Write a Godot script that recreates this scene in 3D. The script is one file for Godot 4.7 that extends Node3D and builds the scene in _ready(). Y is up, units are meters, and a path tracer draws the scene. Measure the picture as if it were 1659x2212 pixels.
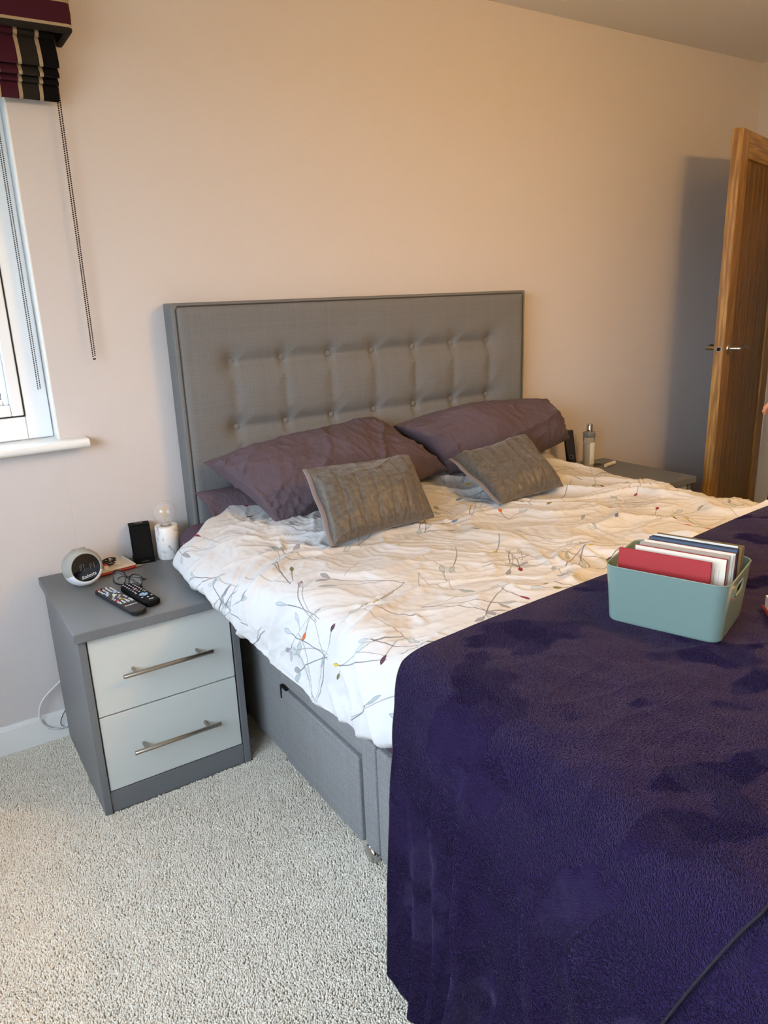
extends Node3D
# A bedroom: grey upholstered bed with printed duvet and plum throw, bedside cabinets, oak door, window with blind.

const UP := Vector3.UP
var mats := {}
var noise := FastNoiseLite.new()
var noise_b := FastNoiseLite.new()
var rng := RandomNumberGenerator.new()


# ---------------------------------------------------------------- mesh builder
class Builder:
	var v := PackedVector3Array()
	var n := PackedVector3Array()
	var uv := PackedVector2Array()
	var ix := PackedInt32Array()

	# closed shapes are turned so that their faces look outward
	func orient(v0: int, i0: int) -> void:
		var c := Vector3.ZERO
		for k in range(v0, v.size()):
			c += v[k]
		c /= maxf(1.0, v.size() - v0)
		var vol := 0.0
		var dis := 0.0
		for k in range(i0, ix.size(), 3):
			var a := v[ix[k]] - c
			var b := v[ix[k + 1]] - c
			var d := v[ix[k + 2]] - c
			vol += a.dot(b.cross(d))
		if vol > 0.0:   # clockwise faces give a negative sum
			for k in range(i0, ix.size(), 3):
				var t := ix[k + 1]
				ix[k + 1] = ix[k + 2]
				ix[k + 2] = t
		for k in range(i0, ix.size(), 3):
			var f := (v[ix[k + 2]] - v[ix[k]]).cross(v[ix[k + 1]] - v[ix[k]])
			dis += f.dot(n[ix[k]] + n[ix[k + 1]] + n[ix[k + 2]])
		if dis < 0.0:
			for k in range(v0, v.size()):
				n[k] = -n[k]

	func smooth(v0: int, i0: int) -> void:
		for k in range(v0, v.size()):
			n[k] = Vector3.ZERO
		for k in range(i0, ix.size(), 3):
			var f := (v[ix[k + 2]] - v[ix[k]]).cross(v[ix[k + 1]] - v[ix[k]])
			n[ix[k]] += f
			n[ix[k + 1]] += f
			n[ix[k + 2]] += f
		for k in range(v0, v.size()):
			n[k] = n[k].normalized() if n[k].length_squared() > 1e-20 else Vector3.UP

	# a sheet of nu x nv points; cu closes it round in u
	func sheet(nu: int, nv: int, pts: PackedVector3Array, uvs := PackedVector2Array(), cu := false, turn := true) -> void:
		var v0 := v.size()
		var i0 := ix.size()
		v.append_array(pts)
		if uvs.size() == pts.size():
			uv.append_array(uvs)
		else:
			for j in nv:
				for i in nu:
					uv.append(Vector2(float(i) / maxf(1, nu - 1), float(j) / maxf(1, nv - 1)))
		n.resize(v.size())
		var mu := nu if cu else nu - 1
		for j in nv - 1:
			for i in mu:
				var a := v0 + j * nu + i
				var b := v0 + j * nu + (i + 1) % nu
				var c := a + nu
				var d := b + nu
				ix.append_array(PackedInt32Array([a, b, d, a, d, c]))
		smooth(v0, i0)
		if turn:
			orient(v0, i0)

	func tri_fan(c: Vector3, ring: PackedVector3Array, nn: Vector3) -> void:
		var v0 := v.size()
		v.append(c)
		v.append_array(ring)
		for k in ring.size() + 1:
			n.append(nn)
			uv.append(Vector2(v[v0 + k].x, v[v0 + k].z))
		for k in ring.size():
			var a := v0 + 1 + k
			var b := v0 + 1 + (k + 1) % ring.size()
			if (v[b] - v[v0]).cross(v[a] - v[v0]).dot(nn) > 0.0:
				ix.append_array(PackedInt32Array([v0, a, b]))
			else:
				ix.append_array(PackedInt32Array([v0, b, a]))

	# box with rounded edges
	func rbox(size: Vector3, at := Vector3.ZERO, r := 0.003, basis := Basis(), seg := 1) -> void:
		var v0 := v.size()
		var i0 := ix.size()
		var h := size * 0.5
		r = minf(r, minf(h.x, minf(h.y, h.z)) * 0.98)
		for ax in 3:
			for sg in [-1.0, 1.0]:
				var u := (ax + 1) % 3
				var w := (ax + 2) % 3
				var cu := _ticks(h[u], r, seg)
				var cw := _ticks(h[w], r, seg)
				var b0 := v.size()
				for q in cw:
					for p in cu:
						var x := Vector3.ZERO
						x[ax] = h[ax] * sg
						x[u] = p
						x[w] = q
						var inner := x.clamp(-(h - Vector3.ONE * r), h - Vector3.ONE * r)
						var nn := (x - inner).normalized()
						v.append(at + basis * (inner + nn * r))
						n.append(basis * nn)
						uv.append(Vector2(p, q))
				var k: int = cu.size()
				for j in cw.size() - 1:
					for i in k - 1:
						var a := b0 + j * k + i
						if sg > 0:
							ix.append_array(PackedInt32Array([a, a + k + 1, a + 1, a, a + k, a + k + 1]))
						else:
							ix.append_array(PackedInt32Array([a, a + 1, a + k + 1, a, a + k + 1, a + k]))
		fix_faces(i0)

	func _ticks(h: float, r: float, seg: int) -> PackedFloat32Array:
		var out := PackedFloat32Array()
		for k in seg + 1:
			out.append(-h + r * (1.0 - cos(PI * 0.5 * k / seg)) if seg > 1 else (-h if k == 0 else -h + r))
		for k in range(seg, -1, -1):
			out.append(h - r * (1.0 - cos(PI * 0.5 * k / seg)) if seg > 1 else (h if k == 0 else h - r))
		return out

	# profile of (radius, height) turned round the y axis; sharp corners by doubled points
	func lathe(prof: Array, at := Vector3.ZERO, basis := Basis(), seg := 32, from := 0.0, to := TAU) -> void:
		var v0 := v.size()
		var i0 := ix.size()
		var full := to - from > TAU - 0.001
		var nu := seg if full else seg + 1
		var m := prof.size()
		for k in m - 1:
			var a: Vector2 = prof[k]
			var b: Vector2 = prof[k + 1]
			if a.distance_squared_to(b) < 1e-14:
				continue
			var na := _pn(prof, k, a, b, true)
			var nb := _pn(prof, k, a, b, false)
			var b0 := v.size()
			for i in nu:
				var t := from + (to - from) * i / seg
				var cx := cos(t)
				var sx := sin(t)
				v.append(at + basis * Vector3(a.x * cx, a.y, a.x * sx))
				v.append(at + basis * Vector3(b.x * cx, b.y, b.x * sx))
				n.append((basis * Vector3(na.x * cx, na.y, na.x * sx)).normalized())
				n.append((basis * Vector3(nb.x * cx, nb.y, nb.x * sx)).normalized())
				uv.append(Vector2(float(i) / seg, a.y))
				uv.append(Vector2(float(i) / seg, b.y))
			for i in (nu if full else nu - 1):
				var p := b0 + 2 * i
				var q := b0 + 2 * ((i + 1) % nu)
				ix.append_array(PackedInt32Array([p, q, q + 1, p, q + 1, p + 1]))
		fix_faces(i0)

	func _pn(prof: Array, k: int, a: Vector2, b: Vector2, first: bool) -> Vector2:
		var d := (b - a).normalized()
		var o := d
		if first and k > 0:
			o = (a - prof[k - 1]).normalized()
		elif not first and k + 2 < prof.size():
			o = (prof[k + 2] - b).normalized()
		var s := d
		if o.length_squared() > 0.5 and d.dot(o) > 0.5:
			s = (d + o).normalized()
		return Vector2(s.y, -s.x)

	# turns each face to agree with its normals
	func fix_faces(i0: int) -> void:
		for k in range(i0, ix.size(), 3):
			var f := (v[ix[k + 2]] - v[ix[k]]).cross(v[ix[k + 1]] - v[ix[k]])
			if f.dot(n[ix[k]] + n[ix[k + 1]] + n[ix[k + 2]]) < 0.0:
				var t := ix[k + 1]
				ix[k + 1] = ix[k + 2]
				ix[k + 2] = t

	# round bar along points; radius may be one number or one per point
	func tube(pts: Array, radius, sides := 8, caps := true, closed := false) -> void:
		var m := pts.size()
		var prev := Vector3.ZERO
		var out := PackedVector3Array()
		var rings := []
		for k in m:
			var t: Vector3
			if closed:
				t = (pts[(k + 1) % m] - pts[(k - 1 + m) % m]).normalized()
			else:
				t = (pts[mini(k + 1, m - 1)] - pts[maxi(k - 1, 0)]).normalized()
			var s: Vector3 = prev - t * prev.dot(t)
			if s.length() < 0.01:
				s = t.cross(Vector3.UP if absf(t.y) < 0.9 else Vector3.RIGHT)
			s = s.normalized()
			prev = s
			var w := t.cross(s)
			var r: float = radius[k] if radius is Array or radius is PackedFloat32Array else radius
			var ring := PackedVector3Array()
			for i in sides:
				var a := TAU * i / sides
				ring.append(pts[k] + (s * cos(a) + w * sin(a)) * r)
			rings.append([ring, t])
			out.append_array(ring)
		if closed:
			out.append_array(rings[0][0])
			m += 1
		sheet(sides, m, out, PackedVector2Array(), true)
		if caps and not closed:
			tri_fan(pts[0], rings[0][0], -rings[0][1])
			tri_fan(pts[-1], rings[-1][0], rings[-1][1])

	# flat outline in the x-y plane given depth along z, with a small chamfer
	func prism(outline: PackedVector2Array, depth: float, xf := Transform3D(), bevel := 0.0) -> void:
		var i0 := ix.size()
		var inner := outline
		if bevel > 0.0:
			var off := Geometry2D.offset_polygon(outline, -bevel)
			if off.size() == 1 and off[0].size() == outline.size():
				inner = off[0]
				# offsetting may start elsewhere: match the nearest first point
				var best := 0
				for k in inner.size():
					if inner[k].distance_to(outline[0]) < inner[best].distance_to(outline[0]):
						best = k
				var re := PackedVector2Array()
				var same := Geometry2D.is_polygon_clockwise(inner) == Geometry2D.is_polygon_clockwise(outline)
				for k in inner.size():
					re.append(inner[(best + k) % inner.size()] if same else inner[(best - k + 2 * inner.size()) % inner.size()])
				inner = re
			else:
				bevel = 0.0
		var tri := Geometry2D.triangulate_polygon(inner)
		for side in [0, 1]:
			var b0 := v.size()
			var nz := Vector3(0, 0, 1 if side else -1)
			for p in inner:
				v.append(xf * Vector3(p.x, p.y, depth if side else 0.0))
				n.append((xf.basis * nz).normalized())
				uv.append(p)
			for t in tri:
				ix.append(b0 + t)
		var m := outline.size()
		var area := 0.0
		for k in m:
			area += outline[k].cross(outline[(k + 1) % m])
		var cw := 1.0 if area < 0.0 else -1.0
		var rows := [[inner, 0.0], [outline, bevel], [outline, depth - bevel], [inner, depth]] if bevel > 0.0 else [[outline, 0.0], [outline, depth]]
		for k in m:
			var e: Vector2 = (outline[(k + 1) % m] - outline[k]).normalized()
			var on := Vector2(-e.y, e.x) * cw
			for q in rows.size() - 1:
				var a: Array = rows[q]
				var b: Array = rows[q + 1]
				var nn := Vector3(on.x, on.y, 0)
				if bevel > 0.0 and q == 0:
					nn.z = -0.8
				elif bevel > 0.0 and q == 2:
					nn.z = 0.8
				nn = (xf.basis * nn).normalized()
				var b0 := v.size()
				var k1 := (k + 1) % m
				for p in [Vector3(a[0][k].x, a[0][k].y, a[1]), Vector3(a[0][k1].x, a[0][k1].y, a[1]), Vector3(b[0][k1].x, b[0][k1].y, b[1]), Vector3(b[0][k].x, b[0][k].y, b[1])]:
					v.append(xf * p)
					n.append(nn)
					uv.append(Vector2(p.x + p.z, p.y))
				ix.append_array(PackedInt32Array([b0, b0 + 1, b0 + 2, b0, b0 + 2, b0 + 3]))
		fix_faces(i0)

	func ball(at: Vector3, r: Vector3, basis := Basis(), seg := 16, rows := 10) -> void:
		var i0 := ix.size()
		var b0 := v.size()
		for j in rows + 1:
			var p := PI * j / rows
			for i in seg + 1:
				var t := TAU * i / seg
				var d := Vector3(sin(p) * cos(t), cos(p), sin(p) * sin(t))
				v.append(at + basis * (d * r))
				n.append((basis * (d / r)).normalized())
				uv.append(Vector2(float(i) / seg, float(j) / rows))
		for j in rows:
			for i in seg:
				var a := b0 + j * (seg + 1) + i
				ix.append_array(PackedInt32Array([a, a + 1, a + seg + 2, a, a + seg + 2, a + seg + 1]))
		fix_faces(i0)

	# nets: normals given as field slopes decide which way each face looks
	func smooth_out() -> void:
		fix_faces(0)
		smooth(0, 0)

	func join(o: Builder) -> void:
		var v0 := v.size()
		v.append_array(o.v)
		n.append_array(o.n)
		uv.append_array(o.uv)
		for k in o.ix:
			ix.append(k + v0)

	func mesh() -> ArrayMesh:
		var a := []
		a.resize(Mesh.ARRAY_MAX)
		a[Mesh.ARRAY_VERTEX] = v
		a[Mesh.ARRAY_NORMAL] = n
		a[Mesh.ARRAY_TEX_UV] = uv
		a[Mesh.ARRAY_INDEX] = ix
		var m := ArrayMesh.new()
		m.add_surface_from_arrays(Mesh.PRIMITIVE_TRIANGLES, a)
		return m


# ---------------------------------------------------------------- scene helpers
func thing(called: String, label: String, category: String, at := Vector3.ZERO, turn := 0.0, group := "") -> Node3D:
	var o := Node3D.new()
	o.name = called
	add_child(o, true)
	o.position = at
	o.rotation.y = turn
	o.set_meta("label", label)
	o.set_meta("category", category)
	if group:
		o.set_meta("group", group)
	return o


func put(called: String, b: Builder, m: Material, parent: Node3D = self) -> MeshInstance3D:
	var o := MeshInstance3D.new()
	o.name = called
	o.mesh = b.mesh()
	o.material_override = m
	parent.add_child(o, true)
	return o


func tag(o: Node3D, label: String, category: String, group := "") -> Node3D:
	o.set_meta("label", label)
	o.set_meta("category", category)
	if group:
		o.set_meta("group", group)
	return o


func struct(called: String, b: Builder, m: Material, label := "", parent: Node3D = self) -> MeshInstance3D:
	var o := put(called, b, m, parent)
	if parent == self:
		o.set_meta("kind", "structure")
		if label:
			o.set_meta("label", label)
	return o


func box(size: Vector3, at: Vector3, r := 0.003, basis := Basis(), seg := 1) -> Builder:
	var b := Builder.new()
	b.rbox(size, at, r, basis, seg)
	return b


func span(lo: Vector3, hi: Vector3, r := 0.003) -> Builder:
	return box(hi - lo, (lo + hi) * 0.5, r)


func lettering(called: String, text: String, size: float, xf: Transform3D, m: Material, parent: Node3D, fonts := ["Droid Sans"], lean := 0.0) -> void:
	var f := SystemFont.new()
	f.font_names = PackedStringArray(fonts)
	var t := TextMesh.new()
	t.text = text
	t.font = f
	t.font_size = 32
	t.pixel_size = size / 32.0
	t.depth = 0.0006
	var o := MeshInstance3D.new()
	o.name = called
	o.mesh = t
	o.material_override = m
	if lean != 0.0:
		xf.basis = xf.basis * Basis(Vector3(1, 0, 0), Vector3(lean, 1, 0), Vector3(0, 0, 1))
	o.transform = xf
	parent.add_child(o, true)


func mat(key: String, color: Color, rough := 0.6, metal := 0.0, spec := 0.5) -> StandardMaterial3D:
	if mats.has(key):
		return mats[key]
	var m := StandardMaterial3D.new()
	m.resource_name = key
	m.albedo_color = color
	m.roughness = rough
	m.metallic = metal
	m.metallic_specular = spec
	mats[key] = m
	return m


func rgb8(r: int, g: int, b: int) -> Color:
	return Color8(r, g, b)


func noise_map(freq: float, lo: Color, hi: Color, octaves := 4, size := 512, kind := FastNoiseLite.TYPE_SIMPLEX_SMOOTH, at := Vector2(0.3, 0.7), ridged := false) -> NoiseTexture2D:
	var f := FastNoiseLite.new()
	f.seed = 7
	f.noise_type = kind
	f.frequency = freq
	f.fractal_type = FastNoiseLite.FRACTAL_RIDGED if ridged else FastNoiseLite.FRACTAL_FBM
	f.fractal_octaves = octaves
	var g := Gradient.new()
	g.offsets = PackedFloat32Array([at.x, at.y])
	g.colors = PackedColorArray([lo, hi])
	var t := NoiseTexture2D.new()
	t.width = size
	t.height = size
	t.seamless = true
	t.noise = f
	t.color_ramp = g
	return t


func triplanar(m: StandardMaterial3D, scale: Vector3, world := false) -> StandardMaterial3D:
	m.uv1_triplanar = true
	m.uv1_world_triplanar = world
	m.uv1_scale = scale
	return m


# plain woven cloth: warp and weft of slightly different greys, with relief
func weave_image(base: Color, spread: float, size := 256, threads := 64) -> Array:
	var im := Image.create(size, size, false, Image.FORMAT_RGB8)
	var hm := Image.create(size, size, false, Image.FORMAT_L8)
	var r := RandomNumberGenerator.new()
	r.seed = 11
	var ws := []
	var wf := []
	for k in threads:
		ws.append(r.randf_range(-1, 1))
		wf.append(r.randf_range(-1, 1))
	var c := float(size) / threads
	for y in size:
		for x in size:
			var i := int(x / c)
			var j := int(y / c)
			var fx := (x / c - i - 0.5) * 2.0
			var fy := (y / c - j - 0.5) * 2.0
			var over := (i + j) % 2 == 0
			var t: float = ws[i] if over else wf[j]
			var hgt := 1.0 - 0.75 * (fx * fx if over else fy * fy) - 0.25 * (fy * fy if over else fx * fx)
			var k := 1.0 + spread * (t * 0.16 + (0.3 if over else -0.3)) + spread * r.randf_range(-0.5, 0.5)
			im.set_pixel(x, y, Color(base.r * k, base.g * k, base.b * k))
			hm.set_pixel(x, y, Color(hgt, hgt, hgt))
	return [ImageTexture.create_from_image(im), ImageTexture.create_from_image(hm)]


func cr(p0: Vector2, p1: Vector2, p2: Vector2, p3: Vector2, t: float) -> Vector2:
	return p1.cubic_interpolate(p2, p0, p3, t)


func spline2(p: Array, count: int) -> PackedVector2Array:
	var out := PackedVector2Array()
	var m := p.size() - 1
	for k in count:
		var f := float(k) / (count - 1) * m
		var i := mini(int(f), m - 1)
		out.append(cr(p[maxi(i - 1, 0)], p[i], p[i + 1], p[mini(i + 2, m)], f - i))
	return out


func spline3(p: Array, per: int, closed := false) -> Array:
	var out := []
	var m := p.size()
	for i in (m if closed else m - 1):
		for q in per:
			var a: Vector3 = p[(i - 1 + m) % m] if closed else p[maxi(i - 1, 0)]
			var d: Vector3 = p[(i + 2) % m] if closed else p[mini(i + 2, m - 1)]
			out.append(p[i].cubic_interpolate(p[(i + 1) % m], a, d, float(q) / per))
	if not closed:
		out.append(p[-1])
	return out


func key_lerp(keys: Array, x: float) -> float:
	if x <= keys[0][0]:
		return keys[0][1]
	for k in range(1, keys.size()):
		if x <= keys[k][0]:
			var t: float = (x - keys[k - 1][0]) / (keys[k][0] - keys[k - 1][0])
			return lerpf(keys[k - 1][1], keys[k][1], t * t * (3.0 - 2.0 * t))
	return keys[-1][1]


func line_lerp(keys: Array, x: float) -> float:
	if x <= keys[0][0]:
		return keys[0][1]
	for k in range(1, keys.size()):
		if x <= keys[k][0]:
			return lerpf(keys[k - 1][1], keys[k][1], (x - keys[k - 1][0]) / (keys[k][0] - keys[k - 1][0]))
	return keys[-1][1]


func _ready() -> void:
	rng.seed = 5
	noise.seed = 3
	noise.noise_type = FastNoiseLite.TYPE_SIMPLEX_SMOOTH
	noise.frequency = 1.0
	noise.fractal_type = FastNoiseLite.FRACTAL_NONE
	noise_b.seed = 21
	noise_b.noise_type = FastNoiseLite.TYPE_SIMPLEX_SMOOTH
	noise_b.frequency = 1.0
	noise_b.fractal_octaves = 3

	# camera
	var cam := Camera3D.new()
	cam.name = "camera"
	cam.keep_aspect = Camera3D.KEEP_HEIGHT
	cam.fov = 69.185
	cam.near = 0.02
	cam.far = 60.0
	cam.transform = Transform3D(Basis(Vector3(0.83579, -0.03606, 0.54786), Vector3(0.18256, 0.95932, -0.21537), Vector3(-0.51781, 0.28002, 0.80837)).orthonormalized(), Vector3(-0.7584, 1.3870, 2.4588))
	add_child(cam)
	cam.current = true

	# overcast sky outside both windows, linear exposure
	var env := Environment.new()
	var sky := Sky.new()
	var air := ProceduralSkyMaterial.new()
	air.sky_top_color = Color(0.815, 0.90, 1.0)
	air.sky_horizon_color = Color(0.885, 0.94, 1.0)
	air.ground_bottom_color = Color(0.42, 0.44, 0.42)
	air.ground_horizon_color = Color(0.62, 0.65, 0.66)
	air.sky_energy_multiplier = 1.0
	air.ground_energy_multiplier = 1.0
	air.energy_multiplier = SKY_ENERGY
	sky.sky_material = air
	env.background_mode = Environment.BG_SKY
	env.sky = sky
	env.tonemap_mode = Environment.TONE_MAPPER_LINEAR
	env.tonemap_exposure = 1.0
	env.sdfgi_enabled = true
	env.ssao_enabled = true
	env.ssil_enabled = true
	var we := WorldEnvironment.new()
	we.name = "world"
	we.environment = env
	add_child(we)

	make_materials()
	room()
	pendant(Vector3(1.20, 2.03, 2.10))
	window_and_blind()
	room_door()
	bed()
	duvet_and_throw()
	pillows()
	var ns := cabinet()
	ns.position = Vector3(-0.485, 0, 0.012)
	var ns2: Node3D = ns.duplicate()
	ns2.name = "bedside_cabinet"
	add_child(ns2, true)
	ns2.position = Vector3(1.665, 0, 0.012)
	ns2.set_meta("label", "grey bedside cabinet on the far side of the bed, beside the door")
	bedside_things()
	far_bedside_things()
	storage_box()
	person()
	carpet_pile()


const SKY_ENERGY := 20.0
const LAMP_ENERGY := 1.8


func make_materials() -> void:
	var m := mat("wall_paint", Color(0.795, 0.768, 0.75), 0.85)
	m.heightmap_enabled = true
	m.heightmap_texture = noise_map(0.06, Color(0.3, 0.3, 0.3), Color(0.7, 0.7, 0.7), 3, 512)
	m.heightmap_scale = 0.04
	triplanar(m, Vector3.ONE * 3.0, true)
	m = mat("ceiling_paint", Color(0.86, 0.85, 0.83), 0.9)
	m = mat("white_gloss", Color(0.90, 0.90, 0.88), 0.28)
	m = mat("upvc", Color(0.92, 0.93, 0.93), 0.22)
	m = mat("gasket", Color(0.06, 0.06, 0.065), 0.6)
	m = mat("pane", Color(1, 1, 1, 0.05), 0.02)
	m.transparency = BaseMaterial3D.TRANSPARENCY_ALPHA
	m = mat("carpet", Color.WHITE, 0.95)
	m.albedo_texture = noise_map(0.35, Color(0.56, 0.53, 0.48), Color(0.74, 0.71, 0.66), 3, 512)
	triplanar(m, Vector3.ONE * 4.0, true)
	m = mat("tuft", Color.WHITE, 0.95)
	m.vertex_color_use_as_albedo = true
	m.rim_enabled = true
	m.rim = 0.3
	m.rim_tint = 0.5
	# upholstery of headboard and divan
	var w := weave_image(Color(0.455, 0.458, 0.455), 0.26)
	m = mat("upholstery", Color.WHITE, 0.9, 0.0, 0.25)
	m.albedo_texture = w[0]
	m.heightmap_enabled = true
	m.heightmap_texture = w[1]
	m.heightmap_scale = 0.06
	triplanar(m, Vector3.ONE * 8.0)
	w = weave_image(Color(0.53, 0.53, 0.53), 0.30)
	m = mat("divan_cloth", Color.WHITE, 0.9, 0.0, 0.25)
	m.albedo_texture = w[0]
	m.heightmap_enabled = true
	m.heightmap_texture = w[1]
	m.heightmap_scale = 0.09
	triplanar(m, Vector3.ONE * 5.5)
	m = mat("piping", Color(0.27, 0.26, 0.25), 0.9, 0.0, 0.2)
	# cotton
	m = mat("duvet_cotton", Color.WHITE, 0.75, 0.0, 0.35)
	m.albedo_texture = duvet_print()
	m.texture_repeat = true
	var plum := Color(0.345, 0.295, 0.32)
	m = mat("plum_cotton", plum, 0.8, 0.0, 0.3)
	m.rim_enabled = true
	m.rim = 0.35
	m.rim_tint = 0.6
	m.heightmap_enabled = true
	m.heightmap_texture = noise_map(0.03, Color.BLACK, Color.WHITE, 3, 512)
	m.heightmap_scale = 0.12
	triplanar(m, Vector3(3, 3, 3))
	m = mat("plum_sheet", Color(0.33, 0.26, 0.31), 0.85, 0.0, 0.3)
	m = mat("mauve_flange", Color(0.50, 0.475, 0.485), 0.8, 0.0, 0.3)
	# velvets
	m = mat("taupe_velvet", Color(0.37, 0.34, 0.305), 0.50, 0.0, 0.5)
	m.albedo_texture = noise_map(0.02, Color(0.78, 0.78, 0.78), Color(1.05, 1.04, 1.02), 4, 512)
	triplanar(m, Vector3.ONE * 5.0)
	m.rim_enabled = true
	m.rim = 1.0
	m.rim_tint = 0.45
	m = mat("plush", Color(0.165, 0.115, 0.25), 0.9, 0.0, 0.06)
	m.rim_enabled = true
	m.rim = 0.85
	m.rim_tint = 0.52
	m.normal_enabled = true
	m.normal_texture = nap_image()
	m.normal_scale = 1.0
	m = mat("plush_fibre", Color(0.165, 0.115, 0.25), 0.6, 0.0, 0.2)
	m.rim_enabled = true
	m.rim = 0.5
	m.rim_tint = 0.5
	m = mat("plush_hem", Color(0.10, 0.085, 0.12), 0.9)
	# cabinet
	mat("carcass_grey", Color(0.42, 0.43, 0.435), 0.42)
	mat("drawer_grey", Color(0.775, 0.79, 0.765), 0.45)
	mat("brushed_steel", Color(0.66, 0.63, 0.58), 0.32, 1.0)
	mat("chrome", Color(0.82, 0.82, 0.82), 0.12, 1.0)
	mat("shadow_gap", Color(0.05, 0.05, 0.05), 0.9)
	# small things
	mat("black_plastic", Color(0.035, 0.035, 0.037), 0.38)
	mat("black_gloss", Color(0.02, 0.02, 0.022), 0.08)
	mat("matt_black", Color(0.03, 0.03, 0.032), 0.65, 0.0, 0.25)
	mat("white_plastic", Color(0.88, 0.89, 0.90), 0.3)
	mat("key_white", Color(0.8, 0.82, 0.86), 0.5)
	mat("key_blue", Color(0.55, 0.66, 0.78), 0.5)
	mat("key_red", Color(0.75, 0.12, 0.1), 0.5)
	mat("key_green", Color(0.15, 0.5, 0.2), 0.5)
	mat("key_yellow", Color(0.85, 0.55, 0.12), 0.5)
	mat("key_indigo", Color(0.2, 0.26, 0.62), 0.5)
	mat("red_lacquer", Color(0.50, 0.06, 0.07), 0.35)
	mat("cream", Color(0.88, 0.84, 0.77), 0.5)
	mat("cable_black", Color(0.05, 0.05, 0.05), 0.5)
	mat("cable_white", Color(0.85, 0.85, 0.84), 0.4)
	m = mat("speaker_cloth", Color.WHITE, 0.95)
	m.albedo_texture = noise_map(0.25, Color(0.5, 0.5, 0.47), Color(0.75, 0.74, 0.70), 2, 256)
	triplanar(m, Vector3.ONE * 12.0)
	m = mat("marble", Color.WHITE, 0.35)
	m.albedo_texture = noise_map(0.006, Color(0.90, 0.89, 0.87), Color(0.42, 0.40, 0.39), 4, 512, FastNoiseLite.TYPE_SIMPLEX_SMOOTH, Vector2(0.70, 0.99), true)
	triplanar(m, Vector3(5, 3.2, 5))
	m.uv1_offset = Vector3(0.37, 0.52, 0.11)
	m = mat("bulb_glass", Color(1, 1, 1, 0.06), 0.01)
	m.transparency = BaseMaterial3D.TRANSPARENCY_ALPHA
	mat("filament", Color(0.90, 0.75, 0.35), 0.5)
	mat("brass", Color(0.70, 0.60, 0.42), 0.3, 1.0)
	# oak
	for k in 3:
		m = mat(["oak_upright", "oak_across", "oak_board"][k], Color.WHITE, 0.42)
		m.albedo_texture = noise_map(0.012, [Color(0.50, 0.355, 0.13), Color(0.50, 0.355, 0.13), Color(0.39, 0.265, 0.075)][k], [Color(0.66, 0.50, 0.23), Color(0.67, 0.51, 0.24), Color(0.50, 0.36, 0.125)][k], 5, 512)
		triplanar(m, [Vector3(9, 0.55, 9), Vector3(0.55, 9, 9), Vector3(7, 0.4, 7)][k])
	# plastic box and books
	m = mat("teal_plastic", Color(0.45, 0.53, 0.505), 0.13)
	mat("book_red", Color(0.62, 0.10, 0.12), 0.55)
	mat("paper", Color(0.86, 0.82, 0.74), 0.8)
	mat("paper_white", Color(0.83, 0.82, 0.79), 0.8)
	mat("ruled_line", Color(0.55, 0.53, 0.52), 0.8)
	mat("card_taupe", Color(0.62, 0.56, 0.49), 0.7)
	mat("card_blue", Color(0.20, 0.27, 0.36), 0.5)
	mat("card_navy", Color(0.06, 0.07, 0.11), 0.5)
	mat("card_brown", Color(0.36, 0.20, 0.16), 0.6)
	mat("card_kraft", Color(0.60, 0.46, 0.28), 0.7)
	mat("card_olive", Color(0.42, 0.36, 0.20), 0.7)
	# blind velvets
	for e in [["velvet_black", Color(0.045, 0.04, 0.05)], ["velvet_wine", Color(0.25, 0.10, 0.145)], ["velvet_olive", Color(0.15, 0.14, 0.125)]]:
		m = mat(e[0], e[1], 0.85, 0.0, 0.2)
		m.rim_enabled = true
		m.rim = 0.5
		m.rim_tint = 0.7
	w = weave_image(Color(0.62, 0.55, 0.44), 0.35, 64, 16)
	m = mat("cream_twill", Color.WHITE, 0.9)
	m.albedo_texture = w[0]
	triplanar(m, Vector3.ONE * 40.0)
	# person
	m = mat("skin", Color(0.78, 0.56, 0.46), 0.55)
	m.subsurf_scatter_enabled = true
	m.subsurf_scatter_strength = 0.15
	mat("black_cloth", Color(0.04, 0.04, 0.045), 0.9)
	mat("navy_knit", Color(0.10, 0.11, 0.15), 0.95)
	mat("dark_hair", Color(0.12, 0.08, 0.06), 0.55)
	# clear things
	m = mat("clear_plastic", Color(0.93, 0.95, 0.94, 0.08), 0.05)
	m.refraction_enabled = true
	m.refraction_scale = 0.04
	mat("tube_grey", Color(0.45, 0.47, 0.48), 0.3)
	mat("label_white", Color(0.85, 0.86, 0.84), 0.6)


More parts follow.
